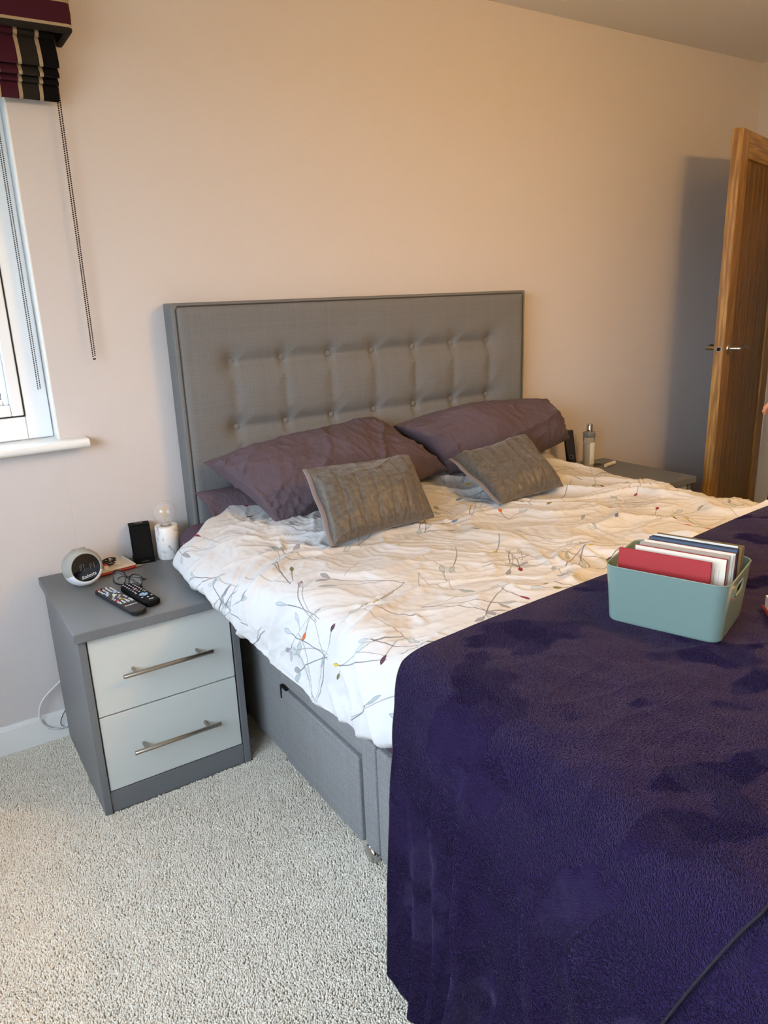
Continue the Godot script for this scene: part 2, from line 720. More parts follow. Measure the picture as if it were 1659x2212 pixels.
# printed stems and buds on white cotton, drawn as ink strokes
func duvet_print() -> ImageTexture:
	var s := 2048
	var im := Image.create(s, s, false, Image.FORMAT_RGB8)
	im.fill(Color(0.78, 0.775, 0.765))
	var r := RandomNumberGenerator.new()
	r.seed = 42
	var px := s / 2.4          # pixels per metre
	var greys := [Color(0.62, 0.655, 0.64), Color(0.70, 0.73, 0.72), Color(0.56, 0.60, 0.60), Color(0.66, 0.70, 0.71), Color(0.50, 0.49, 0.50)]
	var bright := [Color(0.80, 0.66, 0.18), Color(0.45, 0.12, 0.20), Color(0.78, 0.36, 0.18), Color(0.35, 0.48, 0.66), Color(0.30, 0.18, 0.24), Color(0.42, 0.40, 0.22), Color(0.52, 0.16, 0.24)]
	var stem_ink := Color(0.56, 0.55, 0.54)
	var dark_ink := Color(0.38, 0.37, 0.37)
	var cells := 16
	for cy in cells:
		for cx in cells:
			var root := Vector2((cx + r.randf_range(0.0, 1.0)) / cells, (cy + r.randf_range(0.0, 1.0)) / cells) * s
			var aim := r.randf_range(0, TAU)
			var sprays := r.randi_range(1, 4)
			for q in sprays:
				var a := aim + r.randf_range(-0.7, 0.7)
				var l := r.randf_range(0.06, 0.20) * px
				var p := root + Vector2.from_angle(aim + PI / 2) * r.randf_range(-0.012, 0.012) * px
				var bend := r.randf_range(-0.7, 0.7)
				var ink: Color = dark_ink if r.randf() < 0.4 else stem_ink
				var steps := int(l)
				for k in steps:
					p += Vector2.from_angle(a + bend * k / steps)
					dab(im, p, 0.75 + 0.35 * float(k) / steps, ink, 0.75)
				var d := Vector2.from_angle(a + bend)
				var kind := r.randf()
				if kind < 0.26:
					bud(im, p, d, r.randf_range(0.010, 0.018) * px, r.randf_range(0.004, 0.0065) * px, bright[r.randi() % bright.size()], 0.95)
				elif kind < 0.62:
					bud(im, p, d, r.randf_range(0.016, 0.028) * px, r.randf_range(0.005, 0.009) * px, greys[r.randi() % greys.size()], 0.8)
				elif kind < 0.86:
					for w in [-0.5, 0.45]:
						bud(im, p, d.rotated(w), r.randf_range(0.014, 0.024) * px, r.randf_range(0.005, 0.008) * px, greys[r.randi() % greys.size()], 0.75)
	return ImageTexture.create_from_image(im)


func dab(im: Image, p: Vector2, r: float, c: Color, a: float) -> void:
	var s := im.get_width()
	for y in range(int(p.y - r - 1), int(p.y + r + 2)):
		for x in range(int(p.x - r - 1), int(p.x + r + 2)):
			var k := clampf(r + 0.5 - Vector2(x, y).distance_to(p), 0.0, 1.0) * a
			if k > 0.0:
				var q := Vector2i(posmod(x, s), posmod(y, s))
				im.set_pixelv(q, im.get_pixelv(q).lerp(c, k))


func bud(im: Image, at: Vector2, d: Vector2, l: float, w: float, c: Color, a: float) -> void:
	var s := im.get_width()
	var o := Vector2(-d.y, d.x)
	for y in range(int(at.y - 2.2 * l), int(at.y + 2.2 * l)):
		for x in range(int(at.x - 2.2 * l), int(at.x + 2.2 * l)):
			var q := Vector2(x, y) - at
			var u := q.dot(d) / (2.0 * l)
			if u < 0.0 or u > 1.0:
				continue
			var half := w * pow(sin(PI * pow(u, 1.35)), 0.8) + 0.4
			var e := half - absf(q.dot(o))
			if e > 0.0:
				var k := clampf(e, 0.0, 1.0) * a
				var ink := c.darkened(0.35) if e < 1.5 else c
				var t := Vector2i(posmod(x, s), posmod(y, s))
				im.set_pixelv(t, im.get_pixelv(t).lerp(ink, k))


# nap of the plush: patches stroked in different directions, each with an edge
func nap_image() -> ImageTexture:
	var s := 1024
	var im := Image.create(s, s, false, Image.FORMAT_RGB8)
	var f := FastNoiseLite.new()
	f.seed = 9
	f.noise_type = FastNoiseLite.TYPE_SIMPLEX_SMOOTH
	f.frequency = 0.0032
	f.fractal_octaves = 5
	f.domain_warp_enabled = true
	f.domain_warp_amplitude = 40.0
	f.domain_warp_frequency = 0.01
	var r := RandomNumberGenerator.new()
	r.seed = 4
	for y in s:
		for x in s:
			var a := f.get_noise_2d(x * 0.55 + y * 0.35, y - x * 0.6)
			var b := f.get_noise_2d(x * 1.1 + 3000.0, y * 0.5 + 900.0)
			var ta := smoothstep(-0.06, 0.06, a) * 2.0 - 1.0
			var tb := smoothstep(-0.08, 0.08, b) * 2.0 - 1.0
			var nx := 0.10 * ta + 0.05 * tb + r.randf_range(-0.12, 0.12)
			var ny := 0.13 * tb - 0.05 * ta + r.randf_range(-0.12, 0.12)
			im.set_pixel(x, y, Color(0.5 + 0.5 * nx, 0.5 + 0.5 * ny, 0.93))
	return ImageTexture.create_from_image(im)


# ---------------------------------------------------------------- the room
func room() -> void:
	var wall: Material = mats.wall_paint
	var b := Builder.new()
	# back wall with the window opening
	var x0 := -1.62
	var x1 := -0.365
	var y0 := 0.962
	var y1 := 2.115
	b.rbox(Vector3(x0 + 2.1, 2.55, 0.30), Vector3((x0 - 2.1) / 2, 1.225, -0.15), 0.0005)
	b.rbox(Vector3(3.30 - x1, 2.55, 0.30), Vector3((3.30 + x1) / 2, 1.225, -0.15), 0.0005)
	b.rbox(Vector3(x1 - x0, y0 + 0.05, 0.30), Vector3((x0 + x1) / 2, (y0 - 0.05) / 2, -0.15), 0.0005)
	b.rbox(Vector3(x1 - x0, 2.5 - y1, 0.30), Vector3((x0 + x1) / 2, (2.5 + y1) / 2, -0.15), 0.0005)
	struct("wall_back", b, wall, "pinkish painted wall behind the headboard and window")
	# left wall with a second window, outside the frame
	b = Builder.new()
	var z0 := 0.95
	var z1 := 3.60
	b.rbox(Vector3(0.20, 2.55, z0), Vector3(-2.1, 1.225, z0 / 2), 0.0005)
	b.rbox(Vector3(0.20, 2.55, 4.2 - z1), Vector3(-2.1, 1.225, (4.2 + z1) / 2), 0.0005)
	b.rbox(Vector3(0.20, 0.95, z1 - z0), Vector3(-2.1, 0.425, (z0 + z1) / 2), 0.0005)
	b.rbox(Vector3(0.20, 0.24, z1 - z0), Vector3(-2.1, 2.40, (z0 + z1) / 2), 0.0005)
	struct("wall_left", b, wall, "painted wall on the window side of the room")
	struct("wall_front", span(Vector3(-2.2, -0.05, 4.1), Vector3(3.3, 2.5, 4.3), 0.0005), wall, "painted wall facing the headboard")
	# right wall with the doorway
	b = Builder.new()
	b.rbox(Vector3(0.12, 2.55, 0.184), Vector3(3.238, 1.225, 0.092), 0.0005)
	b.rbox(Vector3(0.12, 2.55, 4.1 - 1.07), Vector3(3.238, 1.225, (4.1 + 1.07) / 2), 0.0005)
	b.rbox(Vector3(0.12, 0.50, 0.886), Vector3(3.238, 2.25, 0.627), 0.0005)
	struct("wall_right", b, wall, "painted wall with the doorway, right of the open door")
	# landing outside the door
	b = Builder.new()
	b.rbox(Vector3(0.1, 2.55, 2.6), Vector3(4.35, 1.225, 0.9), 0.0005)
	b.rbox(Vector3(1.1, 2.55, 0.1), Vector3(3.80, 1.225, -0.35), 0.0005)
	b.rbox(Vector3(1.1, 2.55, 0.1), Vector3(3.80, 1.225, 2.15), 0.0005)
	struct("wall_landing", b, wall, "landing walls seen through the doorway")
	struct("ceiling", span(Vector3(-2.2, 2.4375, -0.3), Vector3(4.4, 2.54, 4.3), 0.0005), mats.ceiling_paint, "plain matt ceiling")
	struct("floor", span(Vector3(-2.2, -0.1, -0.3), Vector3(4.4, -0.004, 4.3), 0.0005), mats.carpet, "floor under the beige carpet pile")
	# skirting boards
	for e in [["baseboard_back", Vector3(-2.0, -0.01, 0), Vector3(3.178, 0.088, 0.016), "x"], ["baseboard_landing", Vector3(4.284, -0.01, -0.3), Vector3(4.30, 0.088, 2.1), "z"]]:
		b = span(e[1], e[2], 0.002)
		if e[3] == "x":
			b.rbox(Vector3(5.178, 0.012, 0.010), Vector3(0.589, 0.092, 0.005), 0.003)
		struct(e[0], b, mats.white_gloss, "white painted skirting board")


# ceiling fitting with three opal globes, out of frame: it throws the warm light
func pendant(at: Vector3) -> void:
	var o := thing("ceiling_lamp", "three armed ceiling lamp with glowing opal globes above the bed", "lamp", at)
	var b := Builder.new()
	b.lathe([Vector2(0, 0.37), Vector2(0.055, 0.37), Vector2(0.06, 0.385), Vector2(0.06, 0.4075), Vector2(0, 0.4075)], Vector3.ZERO, Basis(), 24)
	put("ceiling_rose", b, mats.brushed_steel, o)
	b = Builder.new()
	b.tube([Vector3(0, 0.06, 0), Vector3(0, 0.38, 0)], 0.007)
	put("rod", b, mats.brushed_steel, o)
	var opal := mat("opal_glow", Color(0.9, 0.8, 0.65), 0.4)
	opal.emission_enabled = true
	opal.emission = Color(1.0, 0.78, 0.52)
	opal.emission_energy_multiplier = 1.6
	for k in 3:
		var d := Vector3(cos(TAU * k / 3 + 0.4), 0, sin(TAU * k / 3 + 0.4))
		b = Builder.new()
		b.tube(spline3([Vector3(0, 0.07, 0), d * 0.07 + Vector3(0, 0.085, 0), d * 0.12 + Vector3(0, 0.07, 0), d * 0.13 + Vector3(0, 0.04, 0)], 5), 0.006)
		put("arm", b, mats.brushed_steel, o)
		b = Builder.new()
		b.ball(d * 0.13, Vector3.ONE * 0.045, Basis(), 24, 16)
		put("globe_bulb", b, opal, o)
		var l := OmniLight3D.new()
		l.name = "lamp_light"
		l.position = d * 0.13
		l.light_color = Color(1.0, 0.775, 0.44)
		l.light_energy = LAMP_ENERGY / 3.0
		l.light_size = 0.04
		l.omni_range = 12.0
		l.omni_attenuation = 2.0
		l.shadow_enabled = true
		o.add_child(l, true)


# ---------------------------------------------------------------- windows
func frame_ring(b: Builder, lo: Vector2, hi: Vector2, w: float, z: float, d: float, r := 0.004) -> void:
	b.rbox(Vector3(w, hi.y - lo.y, d), Vector3(lo.x + w / 2, (lo.y + hi.y) / 2, z), r)
	b.rbox(Vector3(w, hi.y - lo.y, d), Vector3(hi.x - w / 2, (lo.y + hi.y) / 2, z), r)
	b.rbox(Vector3(hi.x - lo.x - 2 * w, w, d), Vector3((lo.x + hi.x) / 2, lo.y + w / 2, z), r)
	b.rbox(Vector3(hi.x - lo.x - 2 * w, w, d), Vector3((lo.x + hi.x) / 2, hi.y - w / 2, z), r)


const FRAME := 0.072


func make_window(called: String, lo: Vector2, hi: Vector2, z: float, mullion: float, label: String) -> Node3D:
	var o := Node3D.new()
	o.name = called
	add_child(o, true)
	o.set_meta("kind", "structure")
	o.set_meta("label", label)
	var b := Builder.new()
	frame_ring(b, lo, hi, FRAME, z - 0.035, 0.07)
	b.rbox(Vector3(0.06, hi.y - lo.y - 0.12, 0.07), Vector3(mullion, (lo.y + hi.y) / 2, z - 0.035), 0.004)
	put("window_frame", b, mats.upvc, o)
	for s in [[lo.x + FRAME, mullion - 0.03], [mullion + 0.03, hi.x - FRAME]]:
		var a := Vector2(s[0], lo.y + FRAME)
		var c := Vector2(s[1], hi.y - FRAME)
		b = Builder.new()
		frame_ring(b, a + Vector2(-0.001, -0.001), c + Vector2(0.001, 0.001), 0.004, z - 0.004, 0.012, 0.001)
		put("gasket", b, mats.gasket, o)
		b = Builder.new()
		frame_ring(b, a + Vector2(0.003, 0.003), c - Vector2(0.003, 0.003), 0.034, z - 0.028, 0.066)
		frame_ring(b, a + Vector2(0.036, 0.036), c - Vector2(0.036, 0.036), 0.018, z - 0.035, 0.05, 0.006)
		var sash := put("sash", b, mats.upvc, o)
		b = Builder.new()
		frame_ring(b, a + Vector2(0.053, 0.053), c - Vector2(0.053, 0.053), 0.003, z - 0.040, 0.012, 0.001)
		put("glazing_seal", b, mats.gasket, sash)
		b = box(Vector3(c.x - a.x - 0.105, c.y - a.y - 0.105, 0.004), Vector3((a.x + c.x) / 2, (a.y + c.y) / 2, z - 0.045), 0.0005)
		put("pane", b, mats.pane, sash)
	return o


func bead_chain(pts: Array, r: float) -> Builder:
	var b := Builder.new()
	for p in pts:
		b.ball(p, Vector3.ONE * r, Basis(), 6, 4)
	return b


func window_and_blind() -> void:
	make_window("window_1", Vector2(-1.614, 0.997), Vector2(-0.371, 2.11), -0.065, -1.0, "white framed window left of the headboard")
	# white plaster reveal and its rounded sill board
	var b := Builder.new()
	b.rbox(Vector3(0.006, 1.14, 0.2995), Vector3(-0.3655, 1.550, -0.150), 0.0004)
	b.rbox(Vector3(0.006, 1.14, 0.2995), Vector3(-1.6195, 1.550, -0.150), 0.0004)
	b.rbox(Vector3(1.25, 0.006, 0.2995), Vector3(-0.9925, 2.1145, -0.150), 0.0004)
	struct("trim_1", b, mats.white_gloss, "white window reveal beside the bead chain")
	b = Builder.new()
	var prof := PackedVector2Array([Vector2(-0.28, 0.960), Vector2(0.045, 0.968)])
	for k in 9:
		var a := -PI / 2 + PI * k / 8
		prof.append(Vector2(0.045 + 0.0135 * cos(a), 0.9815 + 0.0135 * sin(a)))
	prof.append(Vector2(-0.28, 0.995))
	# inside the opening the board reaches back to the frame, outside it has short horns
	var nose := PackedVector2Array([Vector2(0.001, 0.968)])
	nose.append_array(prof.slice(1, prof.size() - 1))
	nose.append(Vector2(0.001, 0.995))
	prof = PackedVector2Array([Vector2(-0.28, 0.960), Vector2(0.0015, 0.960), Vector2(0.0015, 0.995), Vector2(-0.28, 0.995)])
	b.prism(prof, 1.248, Transform3D(Basis(Vector3(0, 0, 1), Vector3.UP, Vector3(-1, 0, 0)), Vector3(-0.3685, 0, 0)))
	b.prism(nose, 1.40, Transform3D(Basis(Vector3(0, 0, 1), Vector3.UP, Vector3(-1, 0, 0)), Vector3(-0.290, 0, 0)), 0.003)
	struct("trim_2", b, mats.white_gloss, "white sill board with rounded nose under the window")
	# second window, left wall
	var w := make_window("window_2", Vector2(-2.645, 0.91), Vector2(-0.005, 2.275), 0.0, -1.3, "white framed window in the wall left of the bed")
	w.transform = Transform3D(Basis(Vector3.UP, PI / 2), Vector3(-2.08, 0, 0.95))
	b = Builder.new()
	b.rbox(Vector3(0.34, 0.026, 2.75), Vector3(-2.03, 0.912, 2.28), 0.008)
	struct("trim_3", b, mats.white_gloss, "white sill board of the side window")

	# pelmet box covered in striped velvet
	var p := thing("pelmet", "padded velvet pelmet box with wine and black bands over the window", "pelmet", Vector3(-1.0, 2.085, 0))
	var bands := [["velvet_olive", 0.0, 0.012], ["cream_twill", 0.012, 0.020], ["velvet_wine", 0.020, 0.069], ["cream_twill", 0.069, 0.077], ["velvet_black", 0.077, 0.20]]
	for e in bands:
		b = Builder.new()
		# outline of the wrap in plan: right return, rounded corner, front, left return
		var path := [Vector2(0.806, 0.002), Vector2(0.806, 0.124)]
		for k in 5:
			var a := PI / 2 * k / 4
			path.append(Vector2(0.792 + 0.014 * cos(a), 0.124 + 0.014 * sin(a)))
		for k in 5:
			var a := PI / 2 + PI / 2 * k / 4
			path.append(Vector2(-0.792 + 0.014 * cos(a), 0.124 + 0.014 * sin(a)))
		path.append(Vector2(-0.806, 0.002))
		var pts := PackedVector3Array()
		var rows: Array = [[e[1], 0.0], [lerpf(e[1], e[2], 0.5), 0.0015], [e[2], 0.0]]
		if e[1] == 0.0:
			rows = [[0.004, -0.020], [0.0, -0.016], [0.0, -0.006], [0.004, -0.001], [0.008, 0.0008], [0.012, 0.0]]
		elif e[0] == "cream_twill":
			rows = [[e[1], -0.001], [e[1] + 0.001, 0.0012], [e[2] - 0.001, 0.0012], [e[2], -0.001]]
		for row in rows:
			for k in path.size():
				var q: Vector2 = path[k]
				var d: Vector2 = (path[mini(k + 1, path.size() - 1)] - path[maxi(k - 1, 0)]).normalized()
				var o := Vector2(d.y, -d.x)
				pts.append(Vector3(q.x + o.x * row[1], row[0], maxf(q.y + o.y * row[1], 0.001)))
		b.sheet(path.size(), rows.size(), pts, PackedVector2Array(), false, false)
		put("velvet_band" if e[0] != "cream_twill" else "braid", b, mats[e[0]], p)
	b = Builder.new()
	b.rbox(Vector3(1.59, 0.012, 0.12), Vector3(0, 0.192, 0.062), 0.002)
	b.rbox(Vector3(0.012, 0.18, 0.12), Vector3(0.792, 0.10, 0.062), 0.002)
	b.rbox(Vector3(0.012, 0.18, 0.12), Vector3(-0.792, 0.10, 0.062), 0.002)
	b.rbox(Vector3(1.59, 0.18, 0.012), Vector3(0, 0.10, 0.118), 0.002)
	put("pelmet_board", b, mats.velvet_black, p)

	# Roman blind, gathered up into folds, with vertical stripes
	var rb := thing("roman_blind", "gathered Roman blind with vertical wine, olive and black velvet stripes", "blind", Vector3(-1.0, 1.955, 0))
	var right := 0.766
	var stripes := []
	var x := right
	var seq := [["velvet_black", 0.041], ["cream_twill", 0.0095], ["velvet_olive", 0.043], ["cream_twill", 0.0095], ["velvet_wine", 0.044], ["cream_twill", 0.0095]]
	var k := 0
	while x > -0.76:
		var e: Array = seq[k % 6]
		stripes.append([e[0], maxf(x - e[1], -0.766), x])
		x -= e[1]
		k += 1
	# side profile of the stacked folds (z out from the wall, height), front then back
	var side := [Vector2(0.030, 0.19), Vector2(0.078, 0.185), Vector2(0.098, 0.150), Vector2(0.100, 0.128), Vector2(0.088, 0.122), Vector2(0.080, 0.126), Vector2(0.088, 0.112), Vector2(0.098, 0.085), Vector2(0.104, 0.060), Vector2(0.098, 0.052), Vector2(0.078, 0.058), Vector2(0.082, 0.048), Vector2(0.090, 0.036), Vector2(0.084, 0.031), Vector2(0.062, 0.036), Vector2(0.066, 0.028), Vector2(0.070, 0.022), Vector2(0.064, 0.018), Vector2(0.050, 0.022), Vector2(0.052, 0.010), Vector2(0.050, -0.010), Vector2(0.046, -0.016), Vector2(0.036, -0.012), Vector2(0.034, 0.06), Vector2(0.030, 0.12)]
	var line := spline2(side, 110)
	for e in stripes:
		b = Builder.new()
		var proud := 0.0014 if e[0] == "cream_twill" else 0.0
		var pts := PackedVector3Array()
		for q in line.size():
			var d := (line[mini(q + 1, line.size() - 1)] - line[maxi(q - 1, 0)]).normalized()
			var o := Vector2(-d.y, d.x) * proud
			for xx in [e[1], e[2]]:
				pts.append(Vector3(xx, line[q].y + o.y, line[q].x + o.x + 0.003 * sin(xx * 21.0) * clampf(1.0 - line[q].y * 5.0, 0.0, 1.0)))
		b.sheet(2, line.size(), pts, PackedVector2Array(), false, false)
		put("stripe" if e[0] != "cream_twill" else "braid", b, mats[e[0]], rb)
	var beads := []
	for q in 133:
		var y := 0.05 - 0.0058 * q
		for s in [-1.0, 1.0]:
			beads.append(Vector3(right + 0.002 - 0.0035 * q / 133.0 + s * 0.0033, y + (0.0029 if s > 0 else 0.0), 0.028 + 0.001 * sin(q * 0.11 + s)))
	for q in 4:
		beads.append(Vector3(right - 0.0015 + 0.003 * cos(PI * (q + 0.5) / 4), 0.05 - 0.0058 * 133 - 0.003 * sin(PI * (q + 0.5) / 4), 0.028))
	put("bead_chain", bead_chain(beads, 0.0025), mat("bead_bronze", Color(0.16, 0.12, 0.10), 0.4, 0.6), rb)
	b = Builder.new()
	b.rbox(Vector3(1.53, 0.03, 0.028), Vector3(0, 0.185, 0.028), 0.003)
	put("headrail", b, mats.white_plastic, rb)

	# chain of another blind, hanging inside the reveal
	beads = []
	for q in 178:
		var y := 1.150 + 0.0055 * q
		for s in [-1.0, 1.0]:
			beads.append(Vector3(-0.3945 + 0.004 * q / 178.0 + s * 0.0030, y + (0.0027 if s > 0 else 0.0), -0.04 + s * 0.0015))
	var chain := put("bead_chain", bead_chain(beads, 0.0023), mat("bead_steel", Color(0.36, 0.35, 0.33), 0.35, 0.7))
	tag(chain, "silvery bead chain hanging in front of the white window frame", "bead chain")


# ---------------------------------------------------------------- door
func room_door() -> void:
	# frame and architrave of the doorway in the right wall
	var b := Builder.new()
	b.rbox(Vector3(0.018, 2.07, 0.066), Vector3(3.169, 1.035, 0.150), 0.004)
	b.rbox(Vector3(0.018, 2.07, 0.066), Vector3(3.169, 1.035, 1.105), 0.004)
	b.rbox(Vector3(0.018, 0.066, 0.875), Vector3(3.169, 2.037, 0.635), 0.004)
	b.rbox(Vector3(0.125, 2.0, 0.022), Vector3(3.236, 1.0, 0.194), 0.002)
	b.rbox(Vector3(0.125, 2.0, 0.022), Vector3(3.236, 1.0, 1.060), 0.002)
	b.rbox(Vector3(0.125, 0.022, 0.85), Vector3(3.236, 2.0, 0.635), 0.002)
	struct("trim_4", b, mats.white_gloss, "white door frame and architrave right of the open door")

	var o := Node3D.new()
	o.name = "door_1"
	add_child(o, true)
	o.set_meta("kind", "structure")
	o.set_meta("label", "open oak door of upright boards with a lever handle")
	o.position = Vector3(2.296, 0, 0.446)
	o.rotation.y = deg_to_rad(16.4)
	var t := 0.042
	var w := 0.78
	var top := 1.990
	for s in [0.0, w - 0.105]:
		put("stile", box(Vector3(0.105, top - 0.008, t), Vector3(s + 0.0525, top / 2 + 0.004, t / 2), 0.002), mats.oak_upright, o)
	put("rail", box(Vector3(w - 0.21, 0.108, t), Vector3(w / 2, top - 0.054, t / 2), 0.002), mats.oak_across, o)
	put("rail", box(Vector3(w - 0.21, 0.20, t), Vector3(w / 2, 0.108, t / 2), 0.002), mats.oak_across, o)
	var n := 8
	var bw := (w - 0.21) / n
	for k in n:
		put("board", box(Vector3(bw - 0.0012, 1.69, t - 0.018), Vector3(0.105 + bw * (k + 0.5), 1.045, t / 2), 0.0035), mats.oak_board, o)
	# tubular latch in the edge
	b = Builder.new()
	b.lathe([Vector2(0.0, 0.001), Vector2(0.0125, 0.001), Vector2(0.0125, 0.0), Vector2(0.0125, -0.002), Vector2(0.0, -0.002)].map(func(p): return Vector2(p.x, p.y)), Vector3(-0.0006, 1.105, t / 2), Basis(Vector3(0, 1, 0), Vector3(-1, 0, 0), Vector3(0, 0, 1)), 24)
	var latch := put("latch_plate", b, mats.chrome, o)
	put("latch_bolt", box(Vector3(0.014, 0.015, 0.012), Vector3(-0.004, 1.105, t / 2), 0.002), mats.shadow_gap, latch)
	# lever handles on both faces
	for s in [1.0, -1.0]:
		var z: float = t if s > 0 else 0.0
		b = Builder.new()
		b.lathe([Vector2(0, 0), Vector2(0.025, 0), Vector2(0.025, 0.006), Vector2(0.022, 0.009), Vector2(0, 0.009)], Vector3(0.06, 1.105, z), Basis(Vector3(1, 0, 0), Vector3(0, 0, s), Vector3(0, -s, 0)), 24)
		b.lathe([Vector2(0, 0), Vector2(0.009, 0), Vector2(0.009, 0.05), Vector2(0.0075, 0.054), Vector2(0, 0.054)], Vector3(0.06, 1.105, z), Basis(Vector3(1, 0, 0), Vector3(0, 0, s), Vector3(0, -s, 0)), 20)
		var pts := spline3([Vector3(0.058, 1.105, z + s * 0.046), Vector3(0.085, 1.106, z + s * 0.049), Vector3(0.115, 1.112, z + s * 0.05), Vector3(0.145, 1.108, z + s * 0.049), Vector3(0.172, 1.098, z + s * 0.046)], 5)
		var radii := []
		for k in pts.size():
			radii.append(lerpf(0.0088, 0.0055, float(k) / pts.size()))
		b.tube(pts, radii, 12)
		put("lever_handle", b, mats.brushed_steel, o)
	for y in [0.22, 1.0, 1.78]:
		b = Builder.new()
		b.lathe([Vector2(0, -0.05), Vector2(0.006, -0.05), Vector2(0.006, 0.05), Vector2(0, 0.05)], Vector3(w + 0.004, y, -0.002), Basis(), 12)
		b.rbox(Vector3(0.03, 0.098, 0.002), Vector3(w + 0.018, y, -0.002), 0.0005)
		put("hinge", b, mats.brushed_steel, o)


# ---------------------------------------------------------------- bed
func bed() -> void:
	# headboard: padded front with two visible rows of buttons
	var hb := thing("headboard", "grey woven upholstered headboard with rows of buttons on the wall", "headboard", Vector3(0.0, 0, 0.0))
	var b := Builder.new()
	b.rbox(Vector3(0.030, 1.27, 0.082), Vector3(0.015, 0.752, 0.046), 0.007, Basis(), 3)
	b.rbox(Vector3(0.030, 1.27, 0.082), Vector3(1.485, 0.752, 0.046), 0.007, Basis(), 3)
	b.rbox(Vector3(1.452, 0.030, 0.0818), Vector3(0.75, 1.3719, 0.046), 0.007, Basis(), 3)
	b.rbox(Vector3(1.46, 1.25, 0.03), Vector3(0.75, 0.75, 0.022), 0.002)
	put("side_band", b, mats.upholstery, hb)
	var nu := 240
	var nv := 200
	var pts := PackedVector3Array()
	var bx := []
	for k in 7:
		bx.append(0.192 + 0.186 * k)
	var by := [1.193, 0.972, 0.751]
	var lo := Vector2(0.016, 0.125)
	var hi := Vector2(1.484, 1.374)
	for j in nv:
		for i in nu:
			var x := lerpf(lo.x, hi.x, float(i) / (nu - 1))
			var y := lerpf(lo.y, hi.y, float(j) / (nv - 1))
			var edge := minf(minf(x - lo.x, hi.x - x), minf(y - lo.y, hi.y - y))
			var z := 0.0835 + 0.0105 * sqrt(1.0 - pow(1.0 - clampf(edge / 0.020, 0.0, 1.0), 2.0))
			# dimples at the buttons, soft valleys between neighbours
			var dimple := 0.0
			var valley := 0.0
			for k in 7:
				var ddx: float = x - bx[k]
				if absf(ddx) > 0.25:
					continue
				for yb in by:
					var ddy: float = y - yb
					var d := sqrt(ddx * ddx + ddy * ddy)
					dimple = maxf(dimple, exp(-pow(d / 0.040, 1.3)))
				if y < by[0] + 0.09:
					var fade: float = clampf((by[0] + 0.09 - y) / 0.11, 0.0, 1.0)
					valley = maxf(valley, exp(-pow(absf(ddx) / 0.026, 1.4)) * 0.27 * fade)
			for yb in by:
				var ddy: float = y - yb
				# the cloth hangs over each row: a sharper edge above the line of buttons
				var f: float = exp(-pow(absf(ddy) / (0.030 if ddy > 0.0 else 0.046), 1.5))
				var inside: float = clampf((x - bx[0] + 0.07) / 0.09, 0.0, 1.0) * clampf((bx[6] + 0.07 - x) / 0.09, 0.0, 1.0)
				valley = maxf(valley, f * 0.66 * inside)
			z -= 0.039 * maxf(dimple, valley) + 0.003 * dimple
			z += 0.0022 * noise.get_noise_2d(x * 5.0, y * 5.0)
			pts.append(Vector3(x, y, z))
	b = Builder.new()
	b.sheet(nu, nv, pts, PackedVector2Array(), false, false)
	put("padded_front", b, mats.upholstery, hb)
	b = Builder.new()
	var rim := [Vector3(lo.x - 0.002, lo.y, 0.0855), Vector3(lo.x - 0.002, hi.y - 0.008, 0.0855), Vector3(lo.x + 0.004, hi.y + 0.002, 0.0855), Vector3(hi.x - 0.004, hi.y + 0.002, 0.0855), Vector3(hi.x + 0.002, hi.y - 0.008, 0.0855), Vector3(hi.x + 0.002, lo.y, 0.0855)]
	b.tube(rim, 0.0030, 8)
	put("piping", b, mats.piping, hb)
	for yb in by.slice(0, 2):
		for k in 7:
			b = Builder.new()
			b.lathe([Vector2(0, -0.006), Vector2(0.0105, -0.006), Vector2(0.0118, -0.003), Vector2(0.0112, 0.0), Vector2(0.008, 0.0028), Vector2(0.004, 0.004), Vector2(0, 0.0043)], Vector3(bx[k], yb, 0.0595), Basis(Vector3(1, 0, 0), Vector3(0, 0, 1), Vector3(0, -1, 0)), 20)
			put("button", b, mats.upholstery, hb)

	# divan base: two sections with a drawer, on castors
	var d := thing("divan_base", "grey woven divan bed base with a drawer, under the duvet", "bed base")
	for s in [[0.115, 1.143], [1.149, 2.14]]:
		b = Builder.new()
		if s[0] < 1.0:
			# the drawer sits in a recess of the near side
			b.rbox(Vector3(1.42, 0.318, 1.024), Vector3(0.76, 0.204, 0.629), 0.008)
			b.rbox(Vector3(0.04, 0.318, 0.519), Vector3(0.050, 0.204, 0.3745), 0.009, Basis(), 3)
			b.rbox(Vector3(0.04, 0.318, 0.063), Vector3(0.050, 0.204, 1.1115), 0.009, Basis(), 3)
			b.rbox(Vector3(0.04, 0.062, 0.45), Vector3(0.0502, 0.3322, 0.857), 0.009, Basis(), 3)
		else:
			b.rbox(Vector3(1.44, 0.318, 0.991), Vector3(0.75, 0.204, 1.6445), 0.009, Basis(), 3)
		put("section", b, mats.divan_cloth, d)
	b = box(Vector3(0.028, 0.248, 0.436), Vector3(0.038, 0.1705, 0.857), 0.006, Basis(), 3)
	var dr := put("drawer_front", b, mats.divan_cloth, d)
	b = Builder.new()
	b.rbox(Vector3(0.010, 0.006, 0.034), Vector3(0.0275, 0.2965, 0.655), 0.002)
	b.rbox(Vector3(0.010, 0.045, 0.006), Vector3(0.0275, 0.278, 0.6365), 0.002)
	put("corner_pull", b, mats.black_plastic, dr)
